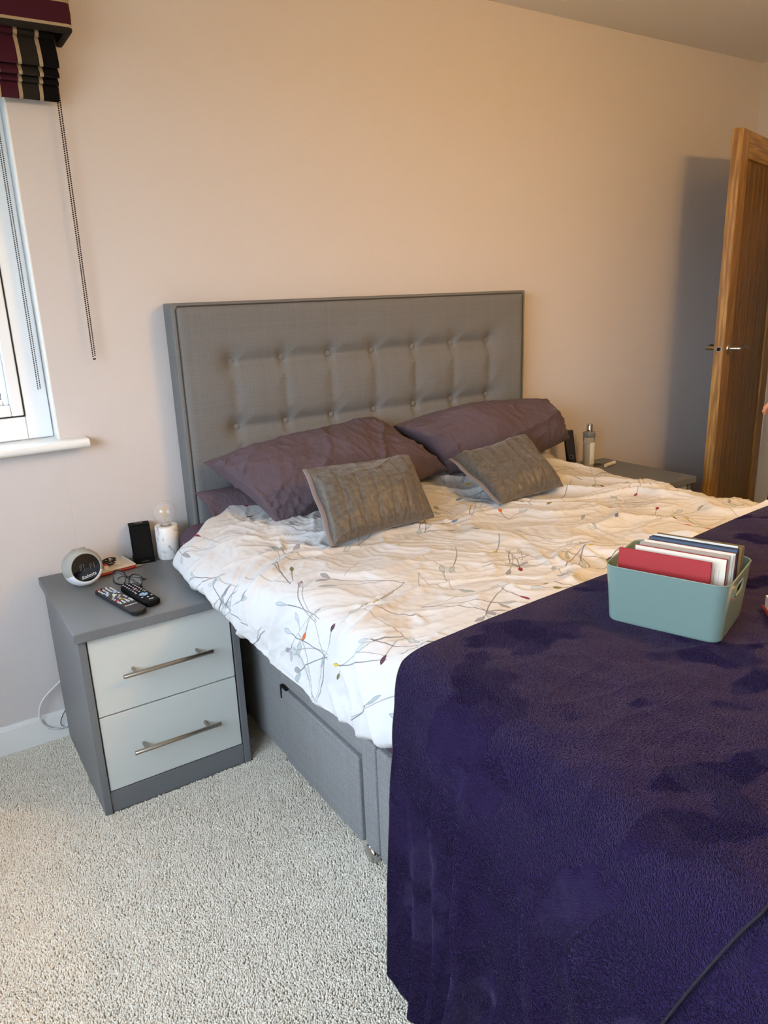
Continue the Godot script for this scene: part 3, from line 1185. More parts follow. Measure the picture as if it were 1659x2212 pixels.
	for z in [0.25, 1.098, 1.20, 2.05]:
		for x in [0.042, 1.458]:
			b = Builder.new()
			b.lathe([Vector2(0, -0.014), Vector2(0.018, -0.014), Vector2(0.024, -0.010), Vector2(0.024, 0.010), Vector2(0.018, 0.014), Vector2(0, 0.014)], Vector3(x, 0.023, z), Basis(Vector3(0, 1, 0), Vector3(1, 0, 0), Vector3(0, 0, -1)), 20)
			b.rbox(Vector3(0.012, 0.012, 0.03), Vector3(x, 0.046, z), 0.003)
			put("castor", b, mats.chrome, d)
	# mattress in its fitted sheet
	b = Builder.new()
	b.rbox(Vector3(1.46, 0.235, 2.03), Vector3(0.75, 0.481, 1.125), 0.055, Basis(), 5)
	tag(put("mattress", b, mats.plum_sheet), "mattress in a fitted plum sheet between duvet and divan", "mattress")


# ---------------------------------------------------------------- bedding
# cross-section of the duvet over the bed at a distance z from the wall, left hem to right hem
func duvet_section(z: float) -> Array:
	var hx := key_lerp([[0.30, -0.148], [0.56, -0.155], [0.72, -0.122], [0.90, -0.092], [1.10, -0.080], [1.40, -0.078], [2.1, -0.070]], z)
	var hy := key_lerp([[0.28, 0.596], [0.56, 0.583], [0.72, 0.535], [0.90, 0.472], [1.10, 0.466], [1.25, 0.488], [1.42, 0.525], [2.1, 0.46]], z)
	var ty := key_lerp([[0.10, 0.740], [0.30, 0.712], [0.60, 0.690], [1.0, 0.698], [1.35, 0.706], [2.1, 0.690]], z)
	var sx := key_lerp([[0.28, -0.075], [0.60, -0.07], [0.9, -0.045], [1.3, -0.02], [2.1, 0.0]], z)
	return [Vector2(hx + 0.075, hy + 0.050), Vector2(hx + 0.030, hy + 0.004), Vector2(hx + 0.004, hy + 0.006), Vector2(hx - 0.006, hy + 0.032), Vector2(lerpf(hx, sx, 0.30), lerpf(hy, ty, 0.62)), Vector2(sx + 0.01, ty - 0.018), Vector2(sx + 0.13, ty), Vector2(0.45, ty - 0.004), Vector2(0.75, ty - 0.010), Vector2(1.1, ty - 0.002), Vector2(1.43, ty), Vector2(1.56, ty - 0.022), Vector2(1.625, ty - 0.10), Vector2(1.635, 0.50), Vector2(1.625, 0.44), Vector2(1.56, 0.47)]


func even(p: PackedVector2Array, count: int) -> Array:
	var acc := PackedFloat32Array([0.0])
	for k in range(1, p.size()):
		acc.append(acc[-1] + p[k].distance_to(p[k - 1]))
	var out := PackedVector2Array()
	var at := 0
	for k in count:
		var s := acc[-1] * k / (count - 1)
		while at < p.size() - 2 and acc[at + 1] < s:
			at += 1
		var f := (s - acc[at]) / maxf(acc[at + 1] - acc[at], 1e-9)
		out.append(p[at].lerp(p[at + 1], clampf(f, 0, 1)))
	return [out, acc[-1]]


func ridge(x: float, y: float, sharp: float) -> float:
	return pow(1.0 - absf(noise.get_noise_2d(x, y)), sharp)


# creases of the cotton: soft billows, crossing folds, small crumples
func crumple(a: float, z: float) -> float:
	var wa := a + 0.12 * noise.get_noise_2d(a * 1.7 + 40.0, z * 1.7) + 0.03 * noise.get_noise_2d(a * 6.0, z * 6.0)
	var wz := z + 0.12 * noise.get_noise_2d(a * 1.7, z * 1.7 + 70.0) + 0.03 * noise.get_noise_2d(a * 6.0 + 9.0, z * 6.0)
	var d := 0.014 * noise.get_noise_2d(wa * 2.3, wz * 2.6)
	var far := smoothstep(0.75, 1.5, a)
	var u := wa * 0.80 + wz * 0.60
	var w := -wa * 0.60 + wz * 0.80
	var mask := 0.5 + 0.5 * noise.get_noise_2d(wa * 2.1 + 9.0, wz * 2.1)
	d += (0.006 + 0.020 * far) * ridge(w * 3.6 + 5.0, u * 1.2, 4.0) * (0.35 + mask)
	d += 0.011 * ridge(u * 4.0, w * 1.4 + 30.0, 5.0) * mask
	d += 0.012 * ridge(wz * 5.5 + 3.0, wa * 1.6, 5.0) * (1.0 - far) * (0.4 + mask)
	d += 0.0042 * ridge(w * 9.0, u * 3.0 + 11.0, 5.0) * (1.3 - mask)
	d += 0.0022 * ridge(u * 12.0 + 4.0, w * 5.0, 5.0) * (0.5 + mask)
	d += 0.0017 * ridge(wz * 19.0, wa * 8.0, 3.0) + 0.0012 * ridge(wa * 22.0, wz * 10.0, 3.0)
	d += 0.0006 * noise.get_noise_2d(a * 40.0, z * 40.0)
	d -= 0.010
	return d


func head_edge(x: float) -> float:
	return key_lerp([[-0.10, 0.285], [0.03, 0.20], [0.17, 0.115], [1.3, 0.115], [1.6, 0.18]], x)


func duvet_and_throw() -> void:
	var nu := 430
	var nv := 350
	var lip := 10
	var sections := []
	var count := 72
	for k in count:
		sections.append(even(spline2(duvet_section(lerpf(0.05, 2.30, float(k) / (count - 1))), 300), nu))
	var at := func(i: int, z: float) -> Vector3:
		var f := clampf((z - 0.05) / 2.25, 0.0, 0.9999) * (count - 1)
		var k := int(f)
		var p: Vector2 = sections[k][0][i].lerp(sections[mini(k + 1, count - 1)][0][i], f - k)
		return Vector3(p.x, p.y, z)
	var pts := PackedVector3Array()
	var uvs := PackedVector2Array()
	for j in nv:
		for i in nu:
			var mid: Vector2 = sections[8][0][i]
			var z0 := head_edge(mid.x)
			var r := 0.024
			var z: float
			var inset := 0.0
			if j < lip:
				var a := lerpf(-1.35, PI / 2, float(j) / (lip - 1))
				z = z0 + r - r * cos(a)
				inset = r - r * sin(a)
			else:
				z = lerpf(z0 + r, 2.12, float(j - lip + 1) / (nv - lip))
			var p: Vector3 = at.call(i, z)
			var q: Vector3 = at.call(mini(i + 1, nu - 1), z)
			var o: Vector3 = at.call(maxi(i - 1, 0), z)
			var d := q - o
			var n := Vector3(-d.y, d.x, 0).normalized()
			var a2: float = sections[20][1] * i / (nu - 1)
			var w := crumple(a2, z) - 0.004
			# quiet hem, and calm under the throw
			var edge := minf(i, nu - 1 - i) / 26.0
			w *= clampf(edge, 0.25, 1.0)
			var cover := key_lerp([[0.0, 1.376], [0.3, 1.350], [0.7, 1.312], [1.45, 1.248]], mid.x) - 0.03
			w = lerpf(w, -0.016, smoothstep(cover, cover + 0.07, z))
			w *= smoothstep(-0.02, 0.10, z - z0)
			w -= inset
			pts.append(p + n * w)
			uvs.append(Vector2(a2 / 2.4, z / 2.4))
	var b := Builder.new()
	b.sheet(nu, nv, pts, uvs, false, false)
	tag(put("duvet", b, mats.duvet_cotton), "white cotton duvet printed with thin stems and coloured buds", "duvet")

	# plum throw across the foot of the bed, hanging to the floor on the near side
	var root := thing("throw_blanket", "deep purple plush throw draped over the foot of the bed", "blanket")
	var made := throw_sheet(0.0, 1.0, root)
	put("throw_cloth", made, mats.plush, root)
	var layer := throw_sheet(1.0, 1.0, root)
	put("folded_layer", layer, mats.plush, root)
	plush_pile(made, 400, 190, root)
	plush_pile(layer, 400, 190, root, 2.02)


# the nap of the throw as real fibres: it runs from the near hem across the bed, roughed up in patches
func plush_pile(cloth: Builder, nu: int, nv: int, root: Node3D, from_z := 0.0) -> void:
	var f := FastNoiseLite.new()
	f.seed = 9
	f.noise_type = FastNoiseLite.TYPE_SIMPLEX_SMOOTH
	f.frequency = 1.0
	f.fractal_octaves = 3
	var tuft := Builder.new()
	tuft.lathe([Vector2(0.0008, 0.0), Vector2(0.00075, 0.0022), Vector2(0.0, 0.0038)], Vector3.ZERO, Basis(), 3)
	var r := RandomNumberGenerator.new()
	r.seed = 31
	var buf := PackedFloat32Array()
	var count := 0
	for j in nv - 1:
		for i in nu - 1:
			var k := j * nu + i
			var p := cloth.v[k]
			if p.z < from_z or p.x > 1.60 or (p.x > 0.5 and p.y < 0.60):
				continue
			var du := cloth.v[k + 1] - p
			var dv := cloth.v[k + nu] - p
			var n := du.cross(dv)
			var area := n.length()
			if area < 1e-9:
				continue
			n /= area
			if n.x > 0.0 and absf(n.x) > absf(n.y) or n.y < 0.0 and absf(n.y) >= absf(n.x):
				n = -n
			var t := dv.normalized()
			var uvp := cloth.uv[k]
			var a := f.get_noise_2d(uvp.x * 3.0 + uvp.y * 2.0, uvp.y * 5.5 - uvp.x * 3.0)
			var c := f.get_noise_2d(uvp.x * 7.0 + 40.0, uvp.y * 3.0 + 9.0)
			var e := du.normalized()
			var lay := e * lerpf(-0.30, 1.05, smoothstep(-0.05, 0.05, a + 0.24)) + t * (0.40 * (smoothstep(-0.06, 0.06, c) * 2.0 - 1.0))
			var want := area * 290000.0
			var m := int(want) + (1 if r.randf() < want - int(want) else 0)
			for q in m:
				var at := p + du * r.randf() + dv * r.randf()
				var y := (n + lay + Vector3(r.randf_range(-0.22, 0.22), r.randf_range(-0.22, 0.22), r.randf_range(-0.22, 0.22))).normalized()
				var x := y.cross(t).normalized()
				var z := x.cross(y)
				buf.append_array(PackedFloat32Array([x.x, y.x, z.x, at.x, x.y, y.y, z.y, at.y, x.z, y.z, z.z, at.z]))
				count += 1
	var mm := MultiMesh.new()
	mm.transform_format = MultiMesh.TRANSFORM_3D
	mm.mesh = tuft.mesh()
	mm.instance_count = count
	mm.buffer = buf
	var o := MultiMeshInstance3D.new()
	o.name = "plush_pile"
	o.multimesh = mm
	o.material_override = mats.plush_fibre
	root.add_child(o, true)
	o.set_meta("kind", "stuff")


func throw_sheet(under: float, _k: float, root: Node3D) -> Builder:
	var nu := 400
	var nv := 190
	var drop := 0.014 - 0.012 * under
	var count := 40
	var sections := []
	for k in count:
		var z := lerpf(1.2, 2.4, float(k) / (count - 1))
		var s := duvet_section(minf(z, 2.1))
		var ty: float = s[7].y + 0.004
		var p := [Vector2(-0.134 + 0.020 * under, 0.045 - 0.040 * under), Vector2(-0.120 + 0.016 * under, 0.20), Vector2(-0.110 + 0.014 * under, 0.38), Vector2(-0.104 + 0.013 * under, 0.52), Vector2(-0.085 + 0.012 * under, 0.615), Vector2(-0.030 + 0.008 * under, ty - 0.014 + drop)]
		for q in range(6, 13):
			p.append(s[q] + Vector2(0.0, drop) + (Vector2(0.02, 0) if q > 10 else Vector2.ZERO))
		p.append(Vector2(1.67, 0.35))
		sections.append(even(spline2(p, 260), nu))
	var edge_pts := []
	var foot_pts := []
	var hem_pts := []
	var pts := PackedVector3Array()
	var uvs := PackedVector2Array()
	for j in nv:
		for i in nu:
			var mid: Vector2 = sections[6][0][i]
			var z0: float
			var z1: float
			if mid.x < 0.02 and mid.y < 0.70:
				z0 = line_lerp([[0.0, 1.435], [0.25, 1.418], [0.56, 1.432], [0.64, 1.408], [0.70, 1.378]], mid.y)
				z1 = line_lerp([[0.0, 1.88], [0.5, 2.035], [0.70, 2.105]], mid.y)
			else:
				z0 = line_lerp([[0.0, 1.376], [0.3, 1.350], [0.7, 1.312], [1.45, 1.248]], mid.x)
				z1 = line_lerp([[0.02, 2.105], [0.25, 2.16]], mid.x)
			if under > 0.5:
				z0 += 0.025
				z1 = 2.66
			var z := lerpf(z0, z1, float(j) / (nv - 1))
			var f := clampf((z - 1.2) / 1.2, 0.0, 0.9999) * (count - 1)
			var k := int(f)
			var c0: PackedVector2Array = sections[k][0]
			var c1: PackedVector2Array = sections[mini(k + 1, count - 1)][0]
			var p := c0[i].lerp(c1[i], f - k)
			var d := c0[mini(i + 1, nu - 1)] - c0[maxi(i - 1, 0)]
			var n := Vector2(-d.y, d.x).normalized()
			var a: float = sections[k][1] * i / (nu - 1)
			var w := 0.0035 * noise.get_noise_2d(a * 5.0 + 3.0, z * 5.0) + 0.0016 * noise.get_noise_2d(a * 17.0, z * 15.0)
			w += 0.0014 * ridge(a * 3.0 + 0.8 * z, z * 7.0 + 12.0, 7.0)
			# vertical folds that open towards the floor, on the near side only
			var hang := clampf((0.64 - p.y) / 0.6, 0.0, 1.0) if mid.x < 0.1 else 0.0
			if hang > 0.0:
				var wob := 0.02 * noise.get_noise_2d(p.y * 3.0, z * 2.0 + 8.0)
				for e in [[1.515, 0.018, 0.022], [1.575, 0.016, 0.026], [1.655, 0.016, 0.062], [1.745, 0.030, 0.022], [1.835, 0.018, 0.055], [1.935, 0.020, 0.048]]:
					var t: float = (z + wob - e[0] - 0.05 * (hang - 0.5)) / e[1]
					# steeper on the side towards the pillows
					w += e[2] * hang * exp(-t * t * (1.6 if t < 0.0 else 0.35)) * (1.0 - 0.5 * under)
				w += 0.0025 * hang * ridge(z * 3.0 + p.y * 4.0, p.y * 9.0, 6.0) * (1.0 - smoothstep(1.5, 1.75, z))
			w *= clampf((z - z0) / 0.07, 0.12, 1.0) * clampf((z1 - z) / 0.12, 0.08, 1.0)
			var q := Vector3(p.x + n.x * w, p.y + n.y * w, z)
			if under > 0.5 and z > 2.14:
				# beyond the end of the bed the cloth turns down and round the corners
				var s := z - 2.14
				var side := clampf((0.70 - p.y) / 0.10, 0.0, 1.0)
				q.z = 2.14 + 0.07 * (1.0 - exp(-s / 0.07))
				q.x += (0.9 if mid.x < 0.75 else -0.9) * side * maxf(s - 0.02, 0.0)
				q.y -= (1.0 - side) * maxf(s - 0.03, 0.0)
			q.y = maxf(q.y, 0.012)
			pts.append(q)
			uvs.append(Vector2(a * 0.9, z * 0.9))
			if j == 0:
				edge_pts.append(q)
			if j == nv - 1:
				foot_pts.append(q)
			if i == 0:
				hem_pts.append(q)
	var b := Builder.new()
	b.sheet(nu, nv, pts, uvs, false, false)
	if under < 0.5:
		var h := Builder.new()
		for line in [edge_pts, foot_pts, hem_pts]:
			h.tube(line, 0.0020, 6)
		put("hem", h, mats.plush_hem, root)
	return b


# a filled cotton bag between four corners: near = the side that shows
func pillow_mesh(tl: Vector3, tr: Vector3, br: Vector3, bl: Vector3, near: float, back: float, seed_at: float, fold := 1.0, quilt := false, bow := 0.075) -> Builder:
	var nu := 130
	var nv := 96
	var n := ((tr - tl) + (br - bl)).cross((tl - bl) + (tr - br)).normalized()
	if n.z < 0.0 and absf(n.z) > 0.05:
		n = -n
	var b := Builder.new()
	var w_len := tl.distance_to(tr)
	var h_len := tl.distance_to(bl)
	for side in [1.0, -1.0]:
		var pts := PackedVector3Array()
		for j in nv:
			for i in nu:
				var u := float(i) / (nu - 1)
				var v := float(j) / (nv - 1)
				# closer rows at the edges
				u = lerpf(u, 0.5 - 0.5 * cos(PI * u), 0.6)
				v = lerpf(v, 0.5 - 0.5 * cos(PI * v), 0.6)
				var uu := 0.5 + (u - 0.5) * (1.0 - 0.055 * sin(PI * v))
				var vv := 0.5 + (v - 0.5) * (1.0 - bow * sin(PI * u))
				var base := tl.lerp(tr, uu).lerp(bl.lerp(br, uu), vv)
				var e := minf(minf(u, 1.0 - u) * w_len, minf(v, 1.0 - v) * h_len)
				var f := pow(4.0 * u * (1.0 - u), 0.36) * pow(4.0 * v * (1.0 - v), 0.52)
				var x := u * w_len + seed_at
				var y := v * h_len + seed_at * 0.7
				var wr := 0.016 * noise.get_noise_2d(x * 3.5, y * 4.5)
				# puckers that run in from the seams, and a few long creases
				var wx := x + 0.03 * noise.get_noise_2d(x * 5.0, y * 5.0 + 50.0)
				var wy := y + 0.03 * noise.get_noise_2d(x * 5.0 + 50.0, y * 5.0)
				var near_side := exp(-minf(u, 1.0 - u) * w_len / 0.09)
				var near_top := exp(-minf(v, 1.0 - v) * h_len / 0.07)
				wr += fold * 0.007 * (ridge(wx * 3.0, wy * 13.0, 3.0) - 0.4) * near_side
				wr += fold * 0.006 * (ridge(wx * 14.0, wy * 3.0 + 20.0, 3.0) - 0.4) * near_top
				wr += fold * 0.008 * (ridge(wx * 2.6 + wy * 5.5, wy * 1.5 - wx * 1.2 + 4.0, 6.0) - 0.2)
				wr += fold * 0.003 * (ridge(wx * 9.0 + wy * 6.0 + 8.0, wy * 5.0 - wx * 2.0, 4.0) - 0.3)
				wr += 0.0012 * noise.get_noise_2d(x * 30.0, y * 30.0)
				if quilt:
					var s := absf(fposmod(u * 7.0 + 0.45, 1.0) - 0.5) / 7.0 * w_len
					wr -= 0.0035 * exp(-pow(s / 0.0035, 2.0)) + 0.0012 * exp(-pow(s / 0.014, 2.0))
					var t := absf(v - 0.50 - 0.02 * sin(u * 5.0)) * h_len
					wr -= 0.003 * exp(-pow(t / 0.004, 2.0))
					wr += 0.0075 * (ridge(wx * 5.0, wy * 20.0, 3.0) - 0.35) * exp(-u * w_len / 0.035)
					wr += 0.0060 * (ridge(wx * 18.0, wy * 4.0, 3.0) - 0.35) * exp(-(1.0 - v) * h_len / 0.05)
				var t2: float = near if side > 0.0 else -back
				pts.append(base + n * (t2 * f + wr * clampf(e / 0.02, 0.0, 1.0) * side))
		b.sheet(nu, nv, pts, PackedVector2Array(), false, false)
	return b


func seam(parent: Node3D, a: Vector3, c: Vector3, sag: Vector3, m: Material, called := "seam") -> void:
	var b := Builder.new()
	b.tube(spline3([a, a.lerp(c, 0.25) + sag * 0.75, a.lerp(c, 0.5) + sag, a.lerp(c, 0.75) + sag * 0.75, c], 6), 0.0022, 6)
	put(called, b, m, parent)


func pillows() -> void:
	var m: Material = mats.plum_cotton
	var dark: Material = mats.plum_sheet
	# stack on the near side, from the mattress upward
	var blunt := box(Vector3(0.72, 0.112, 0.185), Vector3(0.288, 0.620, 0.203), 0.054, Basis(Vector3(0, 0, 1), -0.03), 8)
	for k in blunt.v.size():
		var q := blunt.v[k]
		blunt.v[k] += blunt.n[k] * (0.006 * noise.get_noise_2d(q.x * 9.0 + q.y * 7.0, q.z * 9.0) + 0.002 * ridge(q.z * 30.0, q.y * 12.0 + q.x * 5.0, 4.0))
	tag(put("pillow", blunt, dark), "dark plum pillow at the bottom of the stack, its end beside the marble lamp", "pillow", "plum pillows")
	tag(put("pillow", pillow_mesh(Vector3(0.0, 0.785, 0.122), Vector3(0.70, 0.80, 0.122), Vector3(0.70, 0.63, 0.150), Vector3(0.035, 0.635, 0.185), 0.036, 0.03, 3.0, 0.4), m), "plum pillow wedged behind the duvet edge, under the upper near pillow", "pillow", "plum pillows")
	var o := thing("pillow", "crumpled plum pillow on top of the near stack, behind the left cushion", "pillow", Vector3.ZERO, 0.0, "plum pillows")
	put("pillowcase", pillow_mesh(Vector3(0.030, 0.885, 0.145), Vector3(0.705, 0.955, 0.125), Vector3(0.945, 0.738, 0.27), Vector3(0.172, 0.702, 0.375), 0.112, 0.062, 5.2, 1.9, false, -0.02), m, o)
	seam(o, Vector3(0.172, 0.702, 0.375), Vector3(0.945, 0.738, 0.27), Vector3(-0.01, 0.012, -0.012), dark)
	o = thing("pillow", "plump plum pillow on the far side, behind the right cushion", "pillow", Vector3.ZERO, 0.0, "plum pillows")
	put("pillowcase", pillow_mesh(Vector3(0.785, 0.912, 0.135), Vector3(1.535, 0.935, 0.165), Vector3(1.625, 0.765, 0.24), Vector3(0.945, 0.722, 0.27), 0.142, 0.085, 9.1, 1.6, false, -0.27), m, o)
	seam(o, Vector3(0.945, 0.722, 0.27), Vector3(1.625, 0.765, 0.24), Vector3(-0.01, 0.012, -0.012), dark)

	# velvet cushions with a mauve flange along one end
	for e in [[Vector3(0.258, 0.878, 0.435), Vector3(0.662, 0.858, 0.405), Vector3(0.603, 0.700, 0.632), Vector3(0.212, 0.698, 0.672), 2.0, "taupe velvet cushion in front of the near plum pillow"], [Vector3(0.888, 0.806, 0.36), Vector3(1.250, 0.844, 0.36), Vector3(1.190, 0.702, 0.625), Vector3(0.868, 0.700, 0.655), 6.5, "taupe velvet cushion in front of the far plum pillow"]]:
		var c := thing("cushion", e[5], "cushion", Vector3.ZERO, 0.0, "taupe velvet cushions")
		put("velvet_cover", pillow_mesh(e[0], e[1], e[2], e[3], 0.072, 0.045, e[4], 0.7, true), mats.taupe_velvet, c)
		var side: Vector3 = ((e[0] - e[1]) + (e[3] - e[2])).normalized()
		var face: Vector3 = (e[1] - e[0]).cross(e[0] - e[3]).normalized()
		var pts := PackedVector3Array()
		var rows := 40
		for j in rows:
			var v := float(j) / (rows - 1)
			var mid: Vector3 = e[0].lerp(e[3], v) - side * (0.0275 * 0.37 * sin(PI * v)) + face * 0.003 * sin(v * 13.0)
			for k in 10:
				var a := TAU * k / 10
				var w := 0.0105 * (0.8 + 0.25 * sin(PI * v))
				pts.append(mid + side * (w * cos(a) + w * 0.75) + face * (0.0024 * sin(a)))
		var b := Builder.new()
		b.sheet(10, rows, pts, PackedVector2Array(), true)
		var fl := put("flange", b, mats.mauve_flange, c)
		fl.set_meta("label", "mauve flat flange")


# ---------------------------------------------------------------- bedside cabinets
func cabinet() -> Node3D:
	var o := thing("bedside_cabinet", "grey bedside cabinet with two pale drawers, left of the bed", "cabinet")
	var w := 0.443
	var b := Builder.new()
	b.rbox(Vector3(0.020, 0.545, 0.505), Vector3(0.010, 0.2725, 0.2525), 0.0015)
	b.rbox(Vector3(0.020, 0.545, 0.505), Vector3(w - 0.010, 0.2725, 0.2525), 0.0015)
	b.rbox(Vector3(w - 0.04, 0.50, 0.010), Vector3(w / 2, 0.29, 0.012), 0.001)
	b.rbox(Vector3(w - 0.04, 0.016, 0.46), Vector3(w / 2, 0.062, 0.24), 0.001)
	put("carcass", b, mats.carcass_grey, o)
	put("plinth", box(Vector3(w - 0.041, 0.066, 0.018), Vector3(w / 2, 0.034, 0.491), 0.0015), mats.carcass_grey, o)
	put("worktop", box(Vector3(w + 0.022, 0.029, 0.523), Vector3(w / 2, 0.5575, 0.2605), 0.0035, Basis(), 2), mats.carcass_grey, o)
	for e in [[0.070, 0.3005], [0.3045, 0.540]]:
		var d := put("drawer", box(Vector3(w - 0.047, e[1] - e[0], 0.019), Vector3(w / 2, (e[0] + e[1]) / 2, 0.4905), 0.0022, Basis(), 2), mats.drawer_grey, o)
		b = Builder.new()
		b.rbox(Vector3(w - 0.07, e[1] - e[0] - 0.04, 0.44), Vector3(w / 2, (e[0] + e[1]) / 2, 0.255), 0.001)
		put("drawer_box", b, mats.carcass_grey, d)
		var y: float = (e[0] + e[1]) / 2 + 0.001
		b = Builder.new()
		var prof := [Vector2(0, -0.1265), Vector2(0.0052, -0.1265), Vector2(0.0060, -0.1255), Vector2(0.0060, 0.1255), Vector2(0.0052, 0.1265), Vector2(0, 0.1265)]
		b.lathe(prof, Vector3(w / 2 + 0.001, y, 0.538), Basis(Vector3(0, 1, 0), Vector3(1, 0, 0), Vector3(0, 0, -1)), 20)
		for x in [-0.091, 0.091]:
			b.tube([Vector3(w / 2 + x, y, 0.499), Vector3(w / 2 + x, y, 0.536)], 0.0048, 12)
		put("bar_handle", b, mats.brushed_steel, d)
	return o


func seven_segments(b: Builder, ch: String, at: Vector2, s: Vector2, t: float) -> void:
	var on: String = {"0": "abcdef", "1": "bc", "4": "fgbc"}[ch]
	var seg := {"a": [0.0, 1.0, true], "g": [0.0, 0.0, true], "d": [0.0, -1.0, true], "b": [1.0, 0.5, false], "c": [1.0, -0.5, false], "f": [-1.0, 0.5, false], "e": [-1.0, -0.5, false]}
	for k in on:
		var e: Array = seg[k]
		var size := Vector3(s.x - t, t, 0.0005) if e[2] else Vector3(t, s.y / 2 - t * 0.8, 0.0005)
		b.rbox(size, Vector3(at.x + e[0] * s.x / 2, at.y + e[1] * s.y / 2, 0.0), 0.0001)


func bedside_things() -> void:
	var top := 0.572
	var b := Builder.new()
	# clock radio: an egg cut off by a round face
	var n := Vector3(0.11, 0.20, 0.97).normalized()
	var xr := Vector3.UP.cross(n).normalized()
	var up := n.cross(xr)
	var turn := Basis(xr, n, -up)
	var o := thing("clock_radio", "round clock radio with woven shell, white base and black dial", "clock radio", Vector3(-0.388, top + 0.0575, 0.172))
	var prof := [Vector2(0, -0.068), Vector2(0.012, -0.0668), Vector2(0.024, -0.0625), Vector2(0.036, -0.0540), Vector2(0.046, -0.0415), Vector2(0.053, -0.0260), Vector2(0.0568, -0.008), Vector2(0.0573, 0.006), Vector2(0.0558, 0.018), Vector2(0.0530, 0.028), Vector2(0.0490, 0.0370), Vector2(0.0452, 0.0415), Vector2(0.0430, 0.0420), Vector2(0.0418, 0.0405), Vector2(0.0412, 0.036)]
	b.lathe(prof, Vector3.ZERO, turn, 40, deg_to_rad(161), deg_to_rad(379))
	put("cloth_shell", b, mats.speaker_cloth, o)
	b = Builder.new()
	b.lathe(prof.map(func(p): return Vector2(p.x + 0.0006 if p.x > 0.0 else 0.0, p.y)), Vector3.ZERO, turn, 40, deg_to_rad(20), deg_to_rad(160))
	put("white_base", b, mats.white_plastic, o)
	b = Builder.new()
	b.lathe([Vector2(0, 0.030), Vector2(0.0416, 0.030), Vector2(0.0416, 0.0388), Vector2(0.030, 0.0396), Vector2(0.0, 0.0400)], Vector3.ZERO, turn, 48)
	var dial := put("dial", b, mats.black_gloss, o)
	b = Builder.new()
	var dx := -0.0215
	for ch in ["1", "0", ":", "1", "4"]:
		if ch == ":":
			b.rbox(Vector3(0.0013, 0.0013, 0.0005), Vector3(dx - 0.003, 0.005, 0), 0.0001)
			b.rbox(Vector3(0.0013, 0.0013, 0.0005), Vector3(dx - 0.003, -0.003, 0), 0.0001)
			dx += 0.0045
		else:
			seven_segments(b, ch, Vector2(dx, 0.001), Vector2(0.0080, 0.0185), 0.0010)
			dx += 0.0135 if ch != "1" else 0.0118
	var digits := put("digits", b, mat("dim_digit", Color(0.42, 0.43, 0.46), 0.5), dial)
	digits.transform = Transform3D(Basis(xr, up, n), n * 0.0404 + up * 0.001)
	lettering("lettering", "Roberts", 0.0122, Transform3D(Basis(xr, up, n).rotated(n, 0.16), n * 0.0398 - up * 0.0255 + xr * 0.004), mats.white_plastic, dial, ["Droid Serif"], 0.28)
	b = Builder.new()
	b.rbox(Vector3(0.040, 0.004, 0.010), n * 0.000 + up * 0.0568, 0.0019, Basis(xr, up, n), 2)
	put("snooze_bar", b, mats.chrome, o)

	# white tray, cables and plugs in it, red pencil before it
	o = thing("trinket_tray", "small white tray behind the clock radio, holding coiled cables", "tray", Vector3(-0.279, top, 0.060), deg_to_rad(7))
	b = Builder.new()
	b.rbox(Vector3(0.112, 0.004, 0.116), Vector3(0, 0.0025, 0), 0.0018)
	for s in [-1.0, 1.0]:
		b.rbox(Vector3(0.004, 0.010, 0.116), Vector3(s * 0.055, 0.0065, 0), 0.0018)
		b.rbox(Vector3(0.114, 0.010, 0.004), Vector3(0, 0.0065, s * 0.057), 0.0018)
	put("dish", b, mats.cream, o)
	o = thing("coiled_cable", "black charging cable coiled up in the white tray", "cable", Vector3(-0.288, top + 0.006, 0.055))
	var r := RandomNumberGenerator.new()
	r.seed = 3
	var line := []
	for k in 46:
		var a := k * 0.62
		line.append(Vector3(cos(a) * (0.017 + r.randf_range(-0.003, 0.009)), 0.003 + 0.00038 * k + r.randf_range(0, 0.003), sin(a) * (0.015 + r.randf_range(-0.003, 0.008))))
	b = Builder.new()
	b.tube(spline3(line, 4), 0.0017, 6)
	put("lead", b, mats.cable_black, o)
	b = Builder.new()
	b.rbox(Vector3(0.006, 0.010, 0.008), Vector3(0.004, 0.020, 0.010), 0.001)
	b.rbox(Vector3(0.012, 0.0045, 0.007), Vector3(0.026, 0.006, 0.020), 0.001, Basis(Vector3.UP, 0.7))
	put("plug", b, mats.white_plastic, o)
	o = thing("adapter", "red and white plug adapter lying in the tray beside the cable coil", "adapter", Vector3(-0.308, top + 0.0055, 0.094))
	put("red_body", box(Vector3(0.016, 0.009, 0.012), Vector3(0, 0.0095, -0.012), 0.001), mats.key_red, o)
	put("white_body", box(Vector3(0.013, 0.012, 0.012), Vector3(0.003, 0.006, 0.002), 0.001), mats.cream, o)
	o = thing("pen", "short red pen standing up in the tray behind the clock radio", "pen", Vector3(-0.318, top + 0.005, 0.030))
	b = Builder.new()
	b.tube([Vector3(0, 0, 0), Vector3(0.003, 0.040, -0.004)], 0.0035, 8)
	put("barrel", b, mats.key_red, o)
	o = thing("pencil", "dark red pencil with silver tip lying in front of the tray", "pencil", Vector3(-0.345, top + 0.0055, 0.138))
	b = Builder.new()
	b.tube([Vector3(0, 0, 0), Vector3(0.126, 0, -0.017)], 0.0052, 8)
	put("shaft", b, mats.red_lacquer, o)
	b = Builder.new()
	b.tube([Vector3(0.126, 0, -0.017), Vector3(0.128, 0, -0.0173), Vector3(0.140, -0.001, -0.0188), Vector3(0.150, -0.003, -0.020)], [0.0052, 0.0048, 0.0040, 0.001], 8)
	put("tip", b, mat("silver_tip", Color(0.6, 0.6, 0.58), 0.35, 0.7), o)

